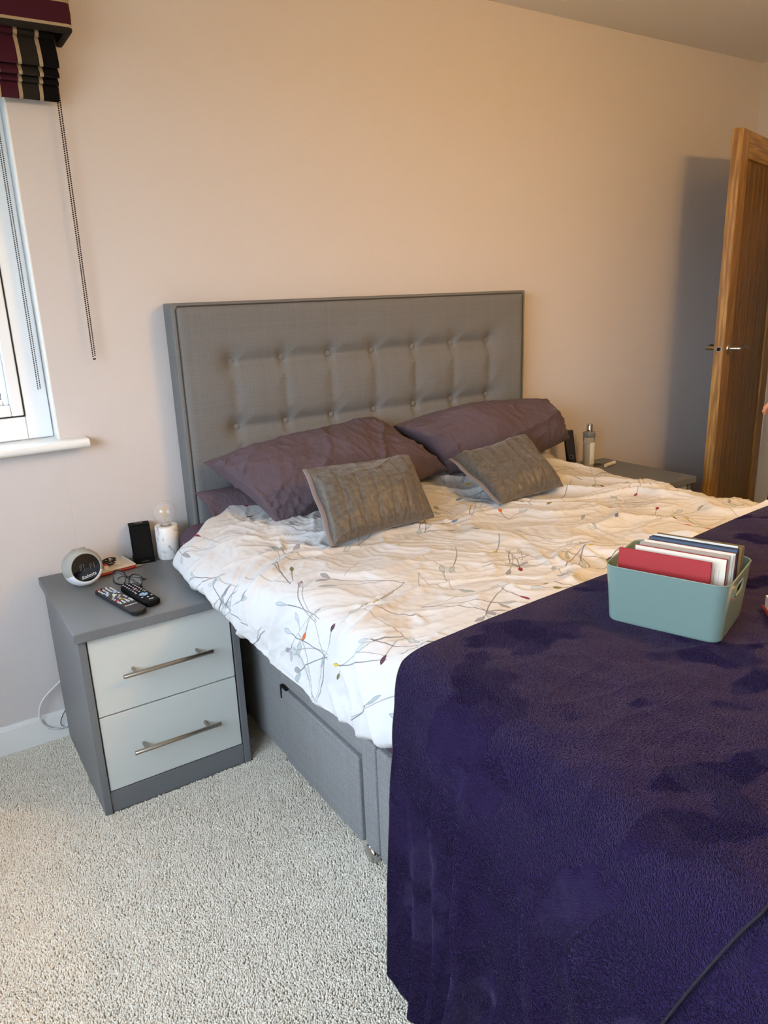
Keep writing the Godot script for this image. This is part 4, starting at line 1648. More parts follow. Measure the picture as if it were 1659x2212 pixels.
	# charging stand
	o = thing("charging_stand", "black leaning charging stand between the tray and the marble lamp", "charging stand", Vector3(-0.181, top, 0.088), deg_to_rad(-10))
	var side := Transform3D(Basis(Vector3(0, 0, 1), Vector3(0, 1, 0), Vector3(-1, 0, 0)), Vector3(0.033, 0, 0))
	b = Builder.new()
	b.prism(PackedVector2Array([Vector2(0.010, 0.0), Vector2(0.010, 0.016), Vector2(0.006, 0.018), Vector2(-0.002, 0.010), Vector2(-0.043, 0.114), Vector2(-0.047, 0.117), Vector2(-0.080, 0.118), Vector2(-0.082, 0.112), Vector2(-0.052, 0.109), Vector2(-0.014, 0.006), Vector2(-0.075, 0.005), Vector2(-0.080, 0.0)]), 0.066, side, 0.0012)
	put("frame", b, mats.matt_black, o)
	b = Builder.new()
	b.rbox(Vector3(0.058, 0.096, 0.0015), Vector3(0, 0.060, -0.0200), 0.0006, Basis(Vector3.RIGHT, -0.3755))
	put("charging_pad", b, mats.matt_black, o)
	b = Builder.new()
	b.lathe([Vector2(0, 0), Vector2(0.0135, 0), Vector2(0.0135, 0.002), Vector2(0.012, 0.003), Vector2(0, 0.003)], Vector3(0, 0.1172, -0.064), Basis(), 28)
	put("puck", b, mats.black_plastic, o)
	put("light_strip", box(Vector3(0.022, 0.0012, 0.0006), Vector3(0.002, 0.0075, 0.0102), 0.0002), mats.tube_grey, o)

	# marble lamp with a clear globe bulb
	o = thing("table_lamp", "white marble cylinder lamp with a clear globe filament bulb", "lamp", Vector3(-0.096, top, 0.082))
	b = Builder.new()
	b.lathe([Vector2(0, 0), Vector2(0.0355, 0), Vector2(0.0372, 0.0018), Vector2(0.0372, 0.1085), Vector2(0.0355, 0.1105), Vector2(0.0195, 0.1105), Vector2(0.0188, 0.1095), Vector2(0.0188, 0.088), Vector2(0, 0.088)], Vector3.ZERO, Basis(), 48)
	put("marble_base", b, mats.marble, o)
	b = Builder.new()
	b.lathe([Vector2(0, 0.088), Vector2(0.0165, 0.088), Vector2(0.0165, 0.107), Vector2(0.0135, 0.108), Vector2(0.0135, 0.116), Vector2(0, 0.117)], Vector3.ZERO, Basis(), 28)
	put("socket", b, mats.chrome, o)
	b = Builder.new()
	var glass := [Vector2(0.0130, 0.108), Vector2(0.0135, 0.114)]
	for k in 17:
		var a := lerpf(-1.17, PI / 2, k / 16.0)
		glass.append(Vector2(maxf(0.0, 0.0385 * cos(a)), 0.157 + 0.0385 * sin(a)))
	b.lathe(glass, Vector3.ZERO, Basis(), 40)
	var bulb := put("bulb", b, mats.bulb_glass, o)
	b = Builder.new()
	for k in 5:
		var a := TAU * k / 5 + 0.3
		b.tube([Vector3(0.0085 * cos(a), 0.137, 0.0085 * sin(a)), Vector3(0.0038 * cos(a), 0.173, 0.0038 * sin(a))], 0.0009, 6)
	put("filament", b, mats.filament, bulb)
	b = Builder.new()
	b.tube([Vector3(0, 0.116, 0), Vector3(0, 0.128, 0), Vector3(0, 0.150, 0)], [0.005, 0.0022, 0.0015], 8)
	put("stem", b, mats.bulb_glass, bulb)
	b = Builder.new()
	b.tube(spline3([Vector3(0.030, 0.006, -0.022), Vector3(0.044, 0.004, -0.034), Vector3(0.049, 0.004, -0.055), Vector3(0.040, 0.004, -0.072)], 5), 0.0022, 6)
	put("cord", b, mats.cable_white, o)

	glasses(top)
	remotes(top)

	# leads on the wall beside the cabinet
	b = Builder.new()
	b.tube(spline3([Vector3(-0.440, 0.235, 0.008), Vector3(-0.485, 0.205, 0.014), Vector3(-0.545, 0.160, 0.020), Vector3(-0.565, 0.112, 0.024), Vector3(-0.552, 0.066, 0.026), Vector3(-0.512, 0.044, 0.026), Vector3(-0.44, 0.038, 0.008)], 8), 0.0030, 8)
	tag(put("power_lead", b, mats.cable_white), "white power lead looping over the skirting left of the bedside cabinet", "cable")
	b = Builder.new()
	b.tube(spline3([Vector3(-0.470, 0.110, 0.006), Vector3(-0.496, 0.085, 0.022), Vector3(-0.506, 0.055, 0.022), Vector3(-0.485, 0.038, 0.022), Vector3(-0.45, 0.03, 0.008)], 6), 0.0012, 6)
	tag(put("thin_lead", b, mats.cable_black), "thin dark lead in front of the skirting beside the bedside cabinet", "cable")


func glasses(top: float) -> void:
	var o := thing("eyeglasses", "black rimmed eyeglasses standing behind the two remote controls", "eyeglasses", Vector3(-0.292, top, 0.276))
	var ax := Vector3(0.425, 0, 0.905)          # along the frame
	var back := Vector3(0.905, 0, -0.425)       # away from the camera side
	var lean := (Vector3.UP * 0.93 + back * 0.36).normalized()
	var frame := Builder.new()
	for s in [-1.0, 1.0]:
		var ring := []
		for k in 28:
			var a := TAU * k / 28
			var x := 0.0275 * signf(cos(a)) * pow(absf(cos(a)), 0.65)
			var y := 0.0205 * signf(sin(a)) * pow(absf(sin(a)), 0.65)
			x += s * 0.0025 * (y / 0.0205)
			ring.append(ax * (s * 0.0360 + x) + lean * (y + 0.0240))
		frame.tube(ring, 0.0021, 8, false, true)
		var lens := Builder.new()
		var inner := PackedVector3Array()
		for p in ring:
			inner.append(p)
		lens.tri_fan(ax * (s * 0.0360) + lean * 0.0240, inner, -back)
		put("lens", lens, mats.pane, o)
	frame.tube(spline3([ax * -0.0105 + lean * 0.026, lean * 0.0300, ax * 0.0105 + lean * 0.026], 5), 0.0019, 8)
	put("frame", frame, mats.black_gloss, o)
	for s in [-1.0, 1.0]:
		var hinge: Vector3 = ax * (s * 0.066) + lean * 0.034
		var b := Builder.new()
		var far: Vector3 = ax * (-s * 0.040) + back * (0.016 + 0.006 * s) + Vector3.UP * 0.020
		var pts := spline3([ax * (s * 0.058) + lean * 0.032, hinge, hinge + back * 0.010, hinge.lerp(far, 0.5) + back * 0.008, far, far - ax * (s * 0.022) - Vector3.UP * 0.012], 6)
		b.tube(pts, 0.0024, 8)
		put("temple", b, mats.black_gloss, o)


func remotes(top: float) -> void:
	# longer one with many keys
	var o := thing("remote_control", "longer black remote control with glossy rounded end and many white keys", "remote control", Vector3(-0.337, top, 0.398), 0.205, "remote controls on the bedside cabinet")
	var b := Builder.new()
	var out := PackedVector2Array()
	for k in 13:
		var a := -PI * k / 12
		out.append(Vector2(0.0225 * cos(a), -0.104 + 0.018 * sin(a)))
	for p in [Vector2(-0.0205, -0.118), Vector2(-0.0225, -0.10)]:
		pass
	out = PackedVector2Array()
	for k in 13:
		var a := PI + PI * k / 12
		out.append(Vector2(0.0225 * cos(a), -0.103 + 0.020 * sin(a)))
	out.append(Vector2(0.0225, 0.116))
	out.append(Vector2(0.0205, 0.121))
	out.append(Vector2(-0.0205, 0.121))
	out.append(Vector2(-0.0225, 0.116))
	# outline y runs to the far end, so it is laid down with y -> -z
	var flat := Basis(Vector3(1, 0, 0), Vector3(0, 0, -1), Vector3(0, 1, 0))
	b.prism(out, 0.014, Transform3D(flat, Vector3(0, 0.002, 0)), 0.0028)
	put("body", b, mats.black_plastic, o)
	put("face_panel", box(Vector3(0.040, 0.0012, 0.165), Vector3(0, 0.0160, -0.033), 0.0005), mats.black_gloss, o)
	var keys := Builder.new()
	var kr := [[-0.110, 2], [-0.100, 4], [-0.090, 4], [-0.080, 4], [-0.070, 4], [-0.046, 3], [-0.024, 2], [-0.012, 3], [0.000, 3], [0.020, 4], [0.029, 4], [0.038, 4]]
	for e in kr:
		var m: int = e[1]
		for k in m:
			var x := (k - (m - 1) / 2.0) * (0.034 / maxf(m - 1, 2))
			if e[0] < -0.105 and k == 0:
				continue
			keys.rbox(Vector3(0.0062, 0.0022, 0.0038), Vector3(x, 0.0170, e[0]), 0.0006)
	put("keypad", keys, mats.key_white, o).set_meta("kind", "stuff")
	var cols := [["key_red", -0.0135, 0.0105], ["key_green", -0.0045, 0.0105], ["key_yellow", 0.0045, 0.0105], ["key_indigo", 0.0135, 0.0105], ["key_blue", -0.012, -0.058], ["key_blue", 0.012, -0.058]]
	for e in cols:
		put("key", box(Vector3(0.0078 if e[2] > 0 else 0.011, 0.0024, 0.0050 if e[2] > 0 else 0.013), Vector3(e[1], 0.0171, e[2]), 0.0008), mats[e[0]], o)
	b = Builder.new()
	b.ball(Vector3(-0.0135, 0.0166, -0.110), Vector3(0.0052, 0.0022, 0.0042), Basis(), 14, 8)
	put("power_key", b, mats.key_red, o)
	b = Builder.new()
	b.ball(Vector3(0.0, 0.0166, -0.036), Vector3(0.0068, 0.0022, 0.0050), Basis(), 14, 8)
	put("round_key", b, mat("key_mint", Color(0.78, 0.88, 0.78), 0.5), o)
	lettering("lettering", "SAMSUNG", 0.0075, Transform3D(Basis(Vector3(1, 0, 0), Vector3(0, 0, -1), Vector3(0, 1, 0)), Vector3(0.0, 0.0163, 0.064)), mats.key_white, o)

	# shorter one with a round pad
	o = thing("remote_control", "shorter matt black remote control with a blue-grey direction pad", "remote control", Vector3(-0.2795, top, 0.383), 0.155, "remote controls on the bedside cabinet")
	out = PackedVector2Array()
	for e in [[0.0, 0.074, 0.0], [1.0, 0.074, PI / 2], [2.0, -0.078, PI], [3.0, -0.078, PI * 1.5]]:
		for k in 7:
			var a: float = e[2] + PI / 2 * k / 6
			var cx := 0.004 if e[0] == 0.0 or e[0] == 3.0 else -0.004
			out.append(Vector2(cx + 0.0195 * cos(a), e[1] + 0.0195 * sin(a)))
	b = Builder.new()
	b.prism(out, 0.017, Transform3D(flat, Vector3(0, 0.001, 0)), 0.004)
	put("body", b, mats.matt_black, o)
	keys = Builder.new()
	for j in 7:
		for k in 3:
			if j == 4 and k == 1:
				continue
			keys.rbox(Vector3(0.0050, 0.0020, 0.0030), Vector3((k - 1) * 0.0125, 0.0180, -0.082 + 0.0135 * j), 0.0006)
	for e in [[-0.014, 0.050], [0.0, 0.056], [0.014, 0.050], [-0.014, 0.008], [0.014, 0.008]]:
		keys.rbox(Vector3(0.0050, 0.0020, 0.0030), Vector3(e[0], 0.0180, e[1]), 0.0006)
	put("keypad", keys, mats.key_white, o).set_meta("kind", "stuff")
	b = Builder.new()
	b.ball(Vector3(0, 0.0178, -0.028), Vector3(0.0052, 0.0016, 0.0038), Basis(), 14, 8)
	put("round_key", b, mat("key_pink", Color(0.85, 0.62, 0.66), 0.5), o)
	for k in 4:
		b = Builder.new()
		b.ball(Vector3(0.0085 * cos(PI / 2 * k), 0.0178, 0.028 + 0.0085 * sin(PI / 2 * k)), Vector3(0.0042 if k % 2 == 0 else 0.0068, 0.0014, 0.0068 if k % 2 == 0 else 0.0042), Basis(), 14, 8)
		put("direction_key", b, mats.key_blue, o)
	b = Builder.new()
	b.ball(Vector3(0, 0.0180, 0.028), Vector3(0.0042, 0.0018, 0.0042), Basis(), 14, 8)
	put("select_key", b, mats.key_blue, o)
	lettering("lettering", "sky", 0.0105, Transform3D(Basis(Vector3(-1, 0, 0), Vector3(0, 0, 1), Vector3(0, 1, 0)), Vector3(0.001, 0.0181, 0.076)), mats.key_white, o)


func far_bedside_things() -> void:
	var top := 0.572
	var o := thing("lotion_bottle", "clear lotion bottle with silver cap on the far bedside cabinet", "bottle", Vector3(1.868, top, 0.135))
	var b := Builder.new()
	b.lathe([Vector2(0, 0.001), Vector2(0.024, 0.001), Vector2(0.0265, 0.004), Vector2(0.0265, 0.150), Vector2(0.024, 0.160), Vector2(0.011, 0.168), Vector2(0.011, 0.176), Vector2(0, 0.176)], Vector3.ZERO, Basis(), 36)
	put("body", b, mats.clear_plastic, o)
	b = Builder.new()
	b.lathe([Vector2(0, 0.004), Vector2(0.0225, 0.004), Vector2(0.0225, 0.125), Vector2(0, 0.125)], Vector3.ZERO, Basis(), 30)
	put("lotion", b, mats.cream, o)
	b = Builder.new()
	b.lathe([Vector2(0.0269, 0.03), Vector2(0.0272, 0.031), Vector2(0.0272, 0.13), Vector2(0.0269, 0.131)], Vector3.ZERO, Basis(), 20, 0.5, 2.2)
	put("sticker", b, mats.label_white, o)
	b = Builder.new()
	b.lathe([Vector2(0.0275, 0.155), Vector2(0.0285, 0.156), Vector2(0.0285, 0.176), Vector2(0.027, 0.178), Vector2(0, 0.178)], Vector3.ZERO, Basis(), 30)
	put("collar", b, mats.tube_grey, o)
	b = Builder.new()
	b.lathe([Vector2(0, 0.178), Vector2(0.0145, 0.178), Vector2(0.0145, 0.2135), Vector2(0.0135, 0.2150), Vector2(0, 0.2150)], Vector3.ZERO, Basis(), 28)
	put("cap", b, mats.chrome, o)

	o = thing("handset", "black upright handset half hidden behind the far plum pillow", "phone", Vector3(1.752, top, 0.150), deg_to_rad(-25))
	var tilt := Basis(Vector3.RIGHT, -0.12) * Basis(Vector3(0, 0, 1), 0.10)
	put("body", box(Vector3(0.046, 0.20, 0.016), tilt * Vector3(0, 0.102, 0), 0.007, tilt, 3), mats.black_gloss, o)
	b = Builder.new()
	var ring := []
	for k in 20:
		ring.append(tilt * Vector3(0.0095 * cos(TAU * k / 20), 0.080 + 0.0095 * sin(TAU * k / 20), 0.0088))
	b.tube(ring, 0.0008, 6, false, true)
	put("ring_key", b, mats.tube_grey, o)
	put("cradle", box(Vector3(0.06, 0.022, 0.06), Vector3(0, 0.011, 0), 0.006, Basis(), 2), mats.black_plastic, o)

	o = thing("cream_tube", "grey squeeze tube lying beside the lotion bottle", "tube", Vector3(1.955, top, 0.085), deg_to_rad(-14))
	b = Builder.new()
	var pts := PackedVector3Array()
	for j in 12:
		var t := j / 11.0
		for k in 16:
			var a := TAU * k / 16
			pts.append(Vector3(-0.045 + 0.095 * t, 0.0155 + lerpf(0.015, 0.0025, t) * sin(a) - 0.010 * t * t, lerpf(0.015, 0.021, t) * cos(a)))
	b.sheet(16, 12, pts, PackedVector2Array(), true)
	put("body", b, mats.tube_grey, o)
	b = Builder.new()
	b.tube([Vector3(-0.070, 0.0155, 0), Vector3(-0.045, 0.0155, 0)], 0.0148, 18)
	put("cap", b, mats.chrome, o)
	o = thing("lip_balm", "slim white tube lying on the far bedside cabinet beside the duvet", "tube", Vector3(2.005, top + 0.009, 0.150), deg_to_rad(12))
	b = Builder.new()
	b.tube([Vector3(-0.045, 0, 0), Vector3(0.020, 0, 0)], 0.0085, 14)
	put("body", b, mats.cream, o)
	b = Builder.new()
	b.tube([Vector3(0.021, 0, 0), Vector3(0.040, 0, 0), Vector3(0.043, 0, 0)], [0.0088, 0.0088, 0.006], 14)
	put("cap", b, mats.white_plastic, o)


# ---------------------------------------------------------------- storage box with notebooks
func round_rect(hx: float, hz: float, r: float, count: int) -> PackedVector2Array:
	var p := PackedVector2Array()
	for e in [[1, 1, 0.0], [-1, 1, PI / 2], [-1, -1, PI], [1, -1, PI * 1.5]]:
		for k in 9:
			var a: float = e[2] + PI / 2 * k / 8
			p.append(Vector2(e[0] * (hx - r) + r * cos(a), e[1] * (hz - r) + r * sin(a)))
	p.append(p[0])
	var q: PackedVector2Array = even(p, count + 1)[0]
	q.resize(count)
	return q


func storage_box() -> void:
	var base := 0.712
	var o := thing("storage_box", "glossy teal plastic storage box with handle holes, standing on the throw", "box", Vector3(0.529, base, 1.572), deg_to_rad(-70.5))
	var nu := 420
	var h := 0.124
	var b := Builder.new()
	var rows := []           # half length, half width, corner, height
	var rise := func(t: float, inset: float) -> Array:
		return [lerpf(0.113, 0.122, t) - inset, lerpf(0.092, 0.100, t) - inset, lerpf(0.022, 0.026, t) - inset * 0.5, t * h]
	rows.append([0.02, 0.015, 0.010, 0.0])
	rows.append([0.095, 0.070, 0.018, 0.0])
	for k in 5:
		var a := PI / 2 * k / 4
		var e: Array = rise.call(0.0, 0.0)
		rows.append([e[0] - 0.007 * (1 - sin(a)), e[1] - 0.007 * (1 - sin(a)), e[2], 0.007 * (1 - cos(a))])
	for k in range(1, 56):
		var e: Array = rise.call(k / 55.0, 0.0)
		e[3] = lerpf(0.007, h, k / 55.0)
		rows.append(e)
	rows.append([0.1230, 0.1010, 0.0265, h + 0.0012])
	rows.append([0.1212, 0.0992, 0.0255, h + 0.0020])
	rows.append([0.1196, 0.0976, 0.0250, h + 0.0012])
	for k in range(55, 0, -1):
		var e: Array = rise.call(k / 55.0, 0.0024)
		e[3] = lerpf(0.007, h, k / 55.0)
		rows.append(e)
	rows.append([0.09, 0.065, 0.018, 0.0032])
	rows.append([0.01, 0.01, 0.005, 0.0032])
	var pts := PackedVector3Array()
	for e in rows:
		for p in round_rect(e[0], e[1], e[2], nu):
			pts.append(Vector3(p.x, e[3], p.y))
	b.sheet(nu, rows.size(), pts, PackedVector2Array(), true)
	# the handle holes in both short ends
	var keep := PackedInt32Array()
	for k in range(0, b.ix.size(), 3):
		var c := (b.v[b.ix[k]] + b.v[b.ix[k + 1]] + b.v[b.ix[k + 2]]) / 3.0
		var q := Vector2(maxf(absf(c.z) - 0.020, 0.0), c.y - 0.0925)
		if absf(c.x) > 0.10 and q.length() < 0.0118:
			continue
		keep.append_array(PackedInt32Array([b.ix[k], b.ix[k + 1], b.ix[k + 2]]))
	b.ix = keep
	put("tub", b, mats.teal_plastic, o)
	for s in [-1.0, 1.0]:
		b = Builder.new()
		var ring := []
		for k in 40:
			var a := TAU * k / 40
			var z := 0.0118 * cos(a) + (0.020 if cos(a) > 0.0 else -0.020)
			var y := 0.0925 + 0.0118 * sin(a)
			ring.append(Vector3(s * (lerpf(0.113, 0.122, y / h) - 0.0012), y, z))
		b.tube(ring, 0.0024, 8, false, true)
		put("handle_rim", b, mats.teal_plastic, o)

	# notebooks and papers standing in the box, from the front to the back
	var turn := deg_to_rad(-70.5)
	var frame := Basis(Vector3.UP, turn)
	var list := [
		# z, thickness, x from, x to, height, lean, cover, pages, name, label, category
		[0.066, 0.006, -0.104, 0.078, 0.150, 3.0, "book_red", "paper", "notebook", "red covered notebook at the front of the teal box", "notebook"],
		[0.050, 0.009, -0.078, 0.100, 0.154, 6.0, "paper", "book_red", "ruled_notebook", "cream notebook page with ruled lines behind the red notebook", "notebook"],
		[0.037, 0.005, -0.074, 0.102, 0.158, 6.0, "card_taupe", "paper", "card_folder", "taupe card folder behind the ruled notebook", "folder"],
		[0.028, 0.006, -0.072, 0.106, 0.157, 5.0, "paper_white", "paper_white", "writing_pad", "white writing pad directly behind the taupe folder", "pad"],
		[0.019, 0.006, -0.070, 0.108, 0.158, 5.0, "paper_white", "paper_white", "writing_pad", "second white pad in the box, just before the thin brown notebook", "pad"],
		[0.010, 0.005, -0.068, 0.108, 0.157, 5.0, "card_brown", "paper", "notebook", "thin brown notebook in front of the blue one", "notebook"],
		[0.002, 0.006, -0.066, 0.108, 0.161, 5.0, "card_blue", "card_navy", "notebook", "slate blue notebook standing tallest in the middle of the box", "notebook"],
		[-0.007, 0.005, -0.064, 0.108, 0.161, 5.0, "card_navy", "paper", "notebook", "navy black notebook behind the slate blue one", "notebook"],
		[-0.015, 0.004, -0.060, 0.104, 0.163, 5.0, "paper_white", "paper_white", "booklet", "white booklet sticking up behind the navy notebook", "booklet"],
		[-0.024, 0.007, -0.062, 0.110, 0.158, 5.0, "card_kraft", "paper", "notebook", "kraft brown notebook near the back of the box", "notebook"],
		[-0.036, 0.007, -0.062, 0.112, 0.159, 5.0, "card_olive", "paper", "notebook", "olive notebook at the very back of the teal box", "notebook"],
	]
	for e in list:
		var k := thing(e[8], e[9], e[10], Vector3(0.529, base + 0.0045, 1.572) + frame * Vector3((e[2] + e[3]) / 2, 0, e[0]), turn, "notebooks and papers in the teal box")
		var tilt := Basis(Vector3.RIGHT, -deg_to_rad(e[5]))
		var w: float = e[3] - e[2]
		var t: float = e[1]
		var hh: float = e[4]
		put("pages", box(Vector3(w - 0.004, hh - 0.005, t - 0.0016), tilt * Vector3(-0.001, hh / 2, 0), 0.0004, tilt), mats[e[7]], k)
		put("cover", box(Vector3(w, hh, 0.0010), tilt * Vector3(0, hh / 2, t / 2 - 0.0005), 0.0003, tilt), mats[e[6]], k)
		put("cover", box(Vector3(w, hh, 0.0010), tilt * Vector3(0, hh / 2, -t / 2 + 0.0005), 0.0003, tilt), mats[e[6] if e[8] != "ruled_notebook" else "book_red"], k)
		if e[8] == "ruled_notebook":
			var lines := Builder.new()
			for q in 19:
				lines.rbox(Vector3(0.0005, hh - 0.022, 0.0002), tilt * Vector3(-w / 2 + 0.012 + q * 0.0086, hh / 2 - 0.010, t / 2 + 0.0001), 0.0001, tilt)
			put("ruled_lines", lines, mats.ruled_line, k)

	# hardback lying on the throw at the edge of the frame
	var hb := thing("hardback_book", "red hardback book lying on the throw beside the teal box", "book", Vector3(0.716, base + 0.001, 1.653), deg_to_rad(-47))
	put("cover", box(Vector3(0.145, 0.003, 0.205), Vector3(0.0725, 0.0015, 0.1025), 0.001), mats.book_red, hb)
	put("pages", box(Vector3(0.138, 0.026, 0.197), Vector3(0.074, 0.016, 0.1025), 0.001), mats.paper, hb)


# ---------------------------------------------------------------- person at the door
# distance field of tapered bones, joined smoothly, meshed as surface nets
func bones_mesh(bones: Array, blend: float, cell: float) -> Builder:
	var lo := Vector3.ONE * 1e9
	var hi := -lo
	for e in bones:
		var r: float = maxf(e[2], e[3]) + blend + cell * 2.0
		lo = lo.min(e[0] - Vector3.ONE * r).min(e[1] - Vector3.ONE * r)
		hi = hi.max(e[0] + Vector3.ONE * r).max(e[1] + Vector3.ONE * r)
	var nx := int((hi.x - lo.x) / cell) + 2
	var ny := int((hi.y - lo.y) / cell) + 2
	var nz := int((hi.z - lo.z) / cell) + 2
	var field := PackedFloat32Array()
	field.resize(nx * ny * nz)
	field.fill(1.0)
	for e in bones:
		var a: Vector3 = e[0]
		var c: Vector3 = e[1]
		var ra: float = e[2]
		var rb: float = e[3]
		var m := maxf(ra, rb) + blend + cell * 2.0
		var b0 := (a.min(c) - Vector3.ONE * m - lo) / cell
		var b1 := (a.max(c) + Vector3.ONE * m - lo) / cell
		var ac := c - a
		var len2 := maxf(ac.length_squared(), 1e-9)
		for z in range(maxi(0, int(b0.z)), mini(nz, int(b1.z) + 1)):
			for y in range(maxi(0, int(b0.y)), mini(ny, int(b1.y) + 1)):
				var row := (z * ny + y) * nx
				for x in range(maxi(0, int(b0.x)), mini(nx, int(b1.x) + 1)):
					var p := lo + Vector3(x, y, z) * cell
					var t := clampf((p - a).dot(ac) / len2, 0.0, 1.0)
					var d := p.distance_to(a + ac * t) - lerpf(ra, rb, t)
					var o := field[row + x]
					if d - o > blend:
						continue
					var hh := clampf(0.5 + 0.5 * (o - d) / blend, 0.0, 1.0)
					field[row + x] = lerpf(o, d, hh) - blend * hh * (1.0 - hh)
	var b := Builder.new()
	var index := {}
	var steps := [0, 1, nx, nx + 1, nx * ny, nx * ny + 1, nx * ny + nx, nx * ny + nx + 1]
	for z in nz - 1:
		for y in ny - 1:
			for x in nx - 1:
				var at := (z * ny + y) * nx + x
				var f0 := field[at]
				if absf(f0) > cell * 2.0:
					continue
				var inside := 0
				for s in steps:
					if field[at + s] < 0.0:
						inside += 1
				if inside == 0 or inside == 8:
					continue
				var sum := Vector3.ZERO
				var hits := 0
				for q in 8:
					for ax in 3:
						if q & (1 << ax):
							continue
						var fa := field[at + steps[q]]
						var fb := field[at + steps[q | (1 << ax)]]
						if (fa < 0.0) != (fb < 0.0):
							var p := Vector3(q & 1, (q >> 1) & 1, (q >> 2) & 1)
							p[ax] += fa / (fa - fb)
							sum += p
							hits += 1
				index[at] = b.v.size()
				b.v.append(lo + (Vector3(x, y, z) + sum / hits) * cell)
				var g := Vector3(field[at + 1] - f0, field[at + nx] - f0, field[at + nx * ny] - f0)
				b.n.append(g.normalized())
				b.uv.append(Vector2.ZERO)
	var offs := [[nx, nx * ny], [nx * ny, 1], [1, nx]]
	var unit := [1, nx, nx * ny]
	for at in index:
		for ax in 3:
			var fa := field[at]
			var fb: float = field[at + unit[ax]]
			if (fa < 0.0) == (fb < 0.0):
				continue
			var u: int = offs[ax][0]
			var w: int = offs[ax][1]
			if index.has(at - u) and index.has(at - w) and index.has(at - u - w):
				b.ix.append_array(PackedInt32Array([index[at], index[at - u], index[at - u - w], index[at], index[at - u - w], index[at - w]]))
	b.smooth_out()
	return b


func person() -> void:
	var o := thing("person", "person in dark clothes by the open door, only fingertips and a black trouser knee showing", "person", Vector3(2.278, 0, 0.980))
	var f := Vector3(-0.6, 0, -0.8)
	var l := Vector3(-0.8, 0, 0.6)
	var at := func(fw: float, y: float, lf: float) -> Vector3:
		return f * fw + Vector3.UP * y + l * lf
	var neck: Vector3 = at.call(0.0, 1.42, 0.0)
	var chest: Vector3 = at.call(0.01, 1.24, 0.0)
	var waist: Vector3 = at.call(0.0, 1.04, 0.0)
	var hips: Vector3 = at.call(0.0, 0.92, 0.0)
	var torso := [[chest, waist, 0.115, 0.105], [waist, hips, 0.105, 0.12], [at.call(0.0, 1.30, 0.09), at.call(0.0, 1.10, 0.06), 0.085, 0.08], [at.call(0.0, 1.30, -0.09), at.call(0.0, 1.10, -0.06), 0.085, 0.08], [at.call(-0.01, 1.37, 0.15), at.call(-0.01, 1.37, -0.15), 0.055, 0.055], [at.call(0.0, 1.30, 0.0), neck, 0.09, 0.055]]
	var sh_l: Vector3 = at.call(0.0, 1.36, 0.175)
	var el_l: Vector3 = at.call(-0.06, 1.11, 0.20)
	var wr_l: Vector3 = at.call(0.108, 0.965, 0.08)
	var sh_r: Vector3 = at.call(0.0, 1.36, -0.175)
	var el_r: Vector3 = at.call(-0.05, 1.09, -0.215)
	var wr_r: Vector3 = at.call(0.02, 0.86, -0.22)
	var arms := [[sh_l, el_l, 0.052, 0.042], [el_l, wr_l, 0.042, 0.028], [sh_r, el_r, 0.052, 0.042], [el_r, wr_r, 0.042, 0.028]]
	var hip_l: Vector3 = at.call(0.0, 0.90, 0.085)
	var kn_l: Vector3 = at.call(0.100, 0.515, 0.045)
	var an_l: Vector3 = at.call(0.04, 0.09, 0.07)
	var hip_r: Vector3 = at.call(0.0, 0.90, -0.085)
	var kn_r: Vector3 = at.call(0.03, 0.49, -0.09)
	var an_r: Vector3 = at.call(-0.07, 0.09, -0.09)
	var legs := [[hip_l, kn_l, 0.088, 0.060], [kn_l, an_l, 0.056, 0.038], [hip_r, kn_r, 0.088, 0.060], [kn_r, an_r, 0.056, 0.038]]
	var feet := [[an_l, at.call(0.06, 0.045, 0.07), 0.04, 0.035], [at.call(0.05, 0.04, 0.07), at.call(0.24, 0.035, 0.075), 0.035, 0.03], [an_r, at.call(-0.085, 0.045, -0.09), 0.04, 0.035], [at.call(-0.09, 0.04, -0.09), at.call(0.09, 0.035, -0.10), 0.035, 0.03]]
	# head: skull, jaw, nose, ears, lips, brow
	var hd := 1.57
	var head := [[neck, at.call(0.015, 1.50, 0.0), 0.055, 0.052], [at.call(0.0, hd + 0.035, 0.0), at.call(-0.03, hd + 0.03, 0.0), 0.085, 0.082], [at.call(0.035, hd, 0.0), at.call(0.045, hd - 0.055, 0.0), 0.066, 0.045], [at.call(0.06, hd - 0.075, 0.012), at.call(0.06, hd - 0.075, -0.012), 0.027, 0.027]]
	var all := torso + arms + legs + feet + head
	var b := bones_mesh(all, 0.035, 0.012)
	var face := bones_mesh([[at.call(0.093, hd + 0.015, 0.0), at.call(0.112, hd - 0.022, 0.0), 0.008, 0.012], [at.call(0.100, hd - 0.050, 0.018), at.call(0.104, hd - 0.048, 0.0), 0.006, 0.008], [at.call(0.100, hd - 0.050, -0.018), at.call(0.104, hd - 0.048, 0.0), 0.006, 0.008], [at.call(0.088, hd + 0.022, 0.036), at.call(0.097, hd + 0.026, 0.010), 0.008, 0.007], [at.call(0.088, hd + 0.022, -0.036), at.call(0.097, hd + 0.026, -0.010), 0.008, 0.007], [at.call(0.0, hd + 0.02, 0.088), at.call(-0.004, hd - 0.02, 0.083), 0.016, 0.010], [at.call(0.0, hd + 0.02, -0.088), at.call(-0.004, hd - 0.02, -0.083), 0.016, 0.010]], 0.012, 0.003)
	b.join(face)
	b.join(hand_mesh(wr_l, (f * 0.95 + l * -0.12 + Vector3.DOWN * 0.18).normalized(), Vector3.DOWN, l))
	b.join(hand_mesh(wr_r, (Vector3.DOWN * 0.95 + f * 0.25).normalized(), l, f))
	put("body", b, mats.skin, o)
	for s in [-1.0, 1.0]:
		var e := Builder.new()
		e.ball(at.call(0.0835, hd + 0.008, 0.031 * s), Vector3.ONE * 0.0095, Basis(), 16, 10)
		put("eye", e, mats.label_white, o)
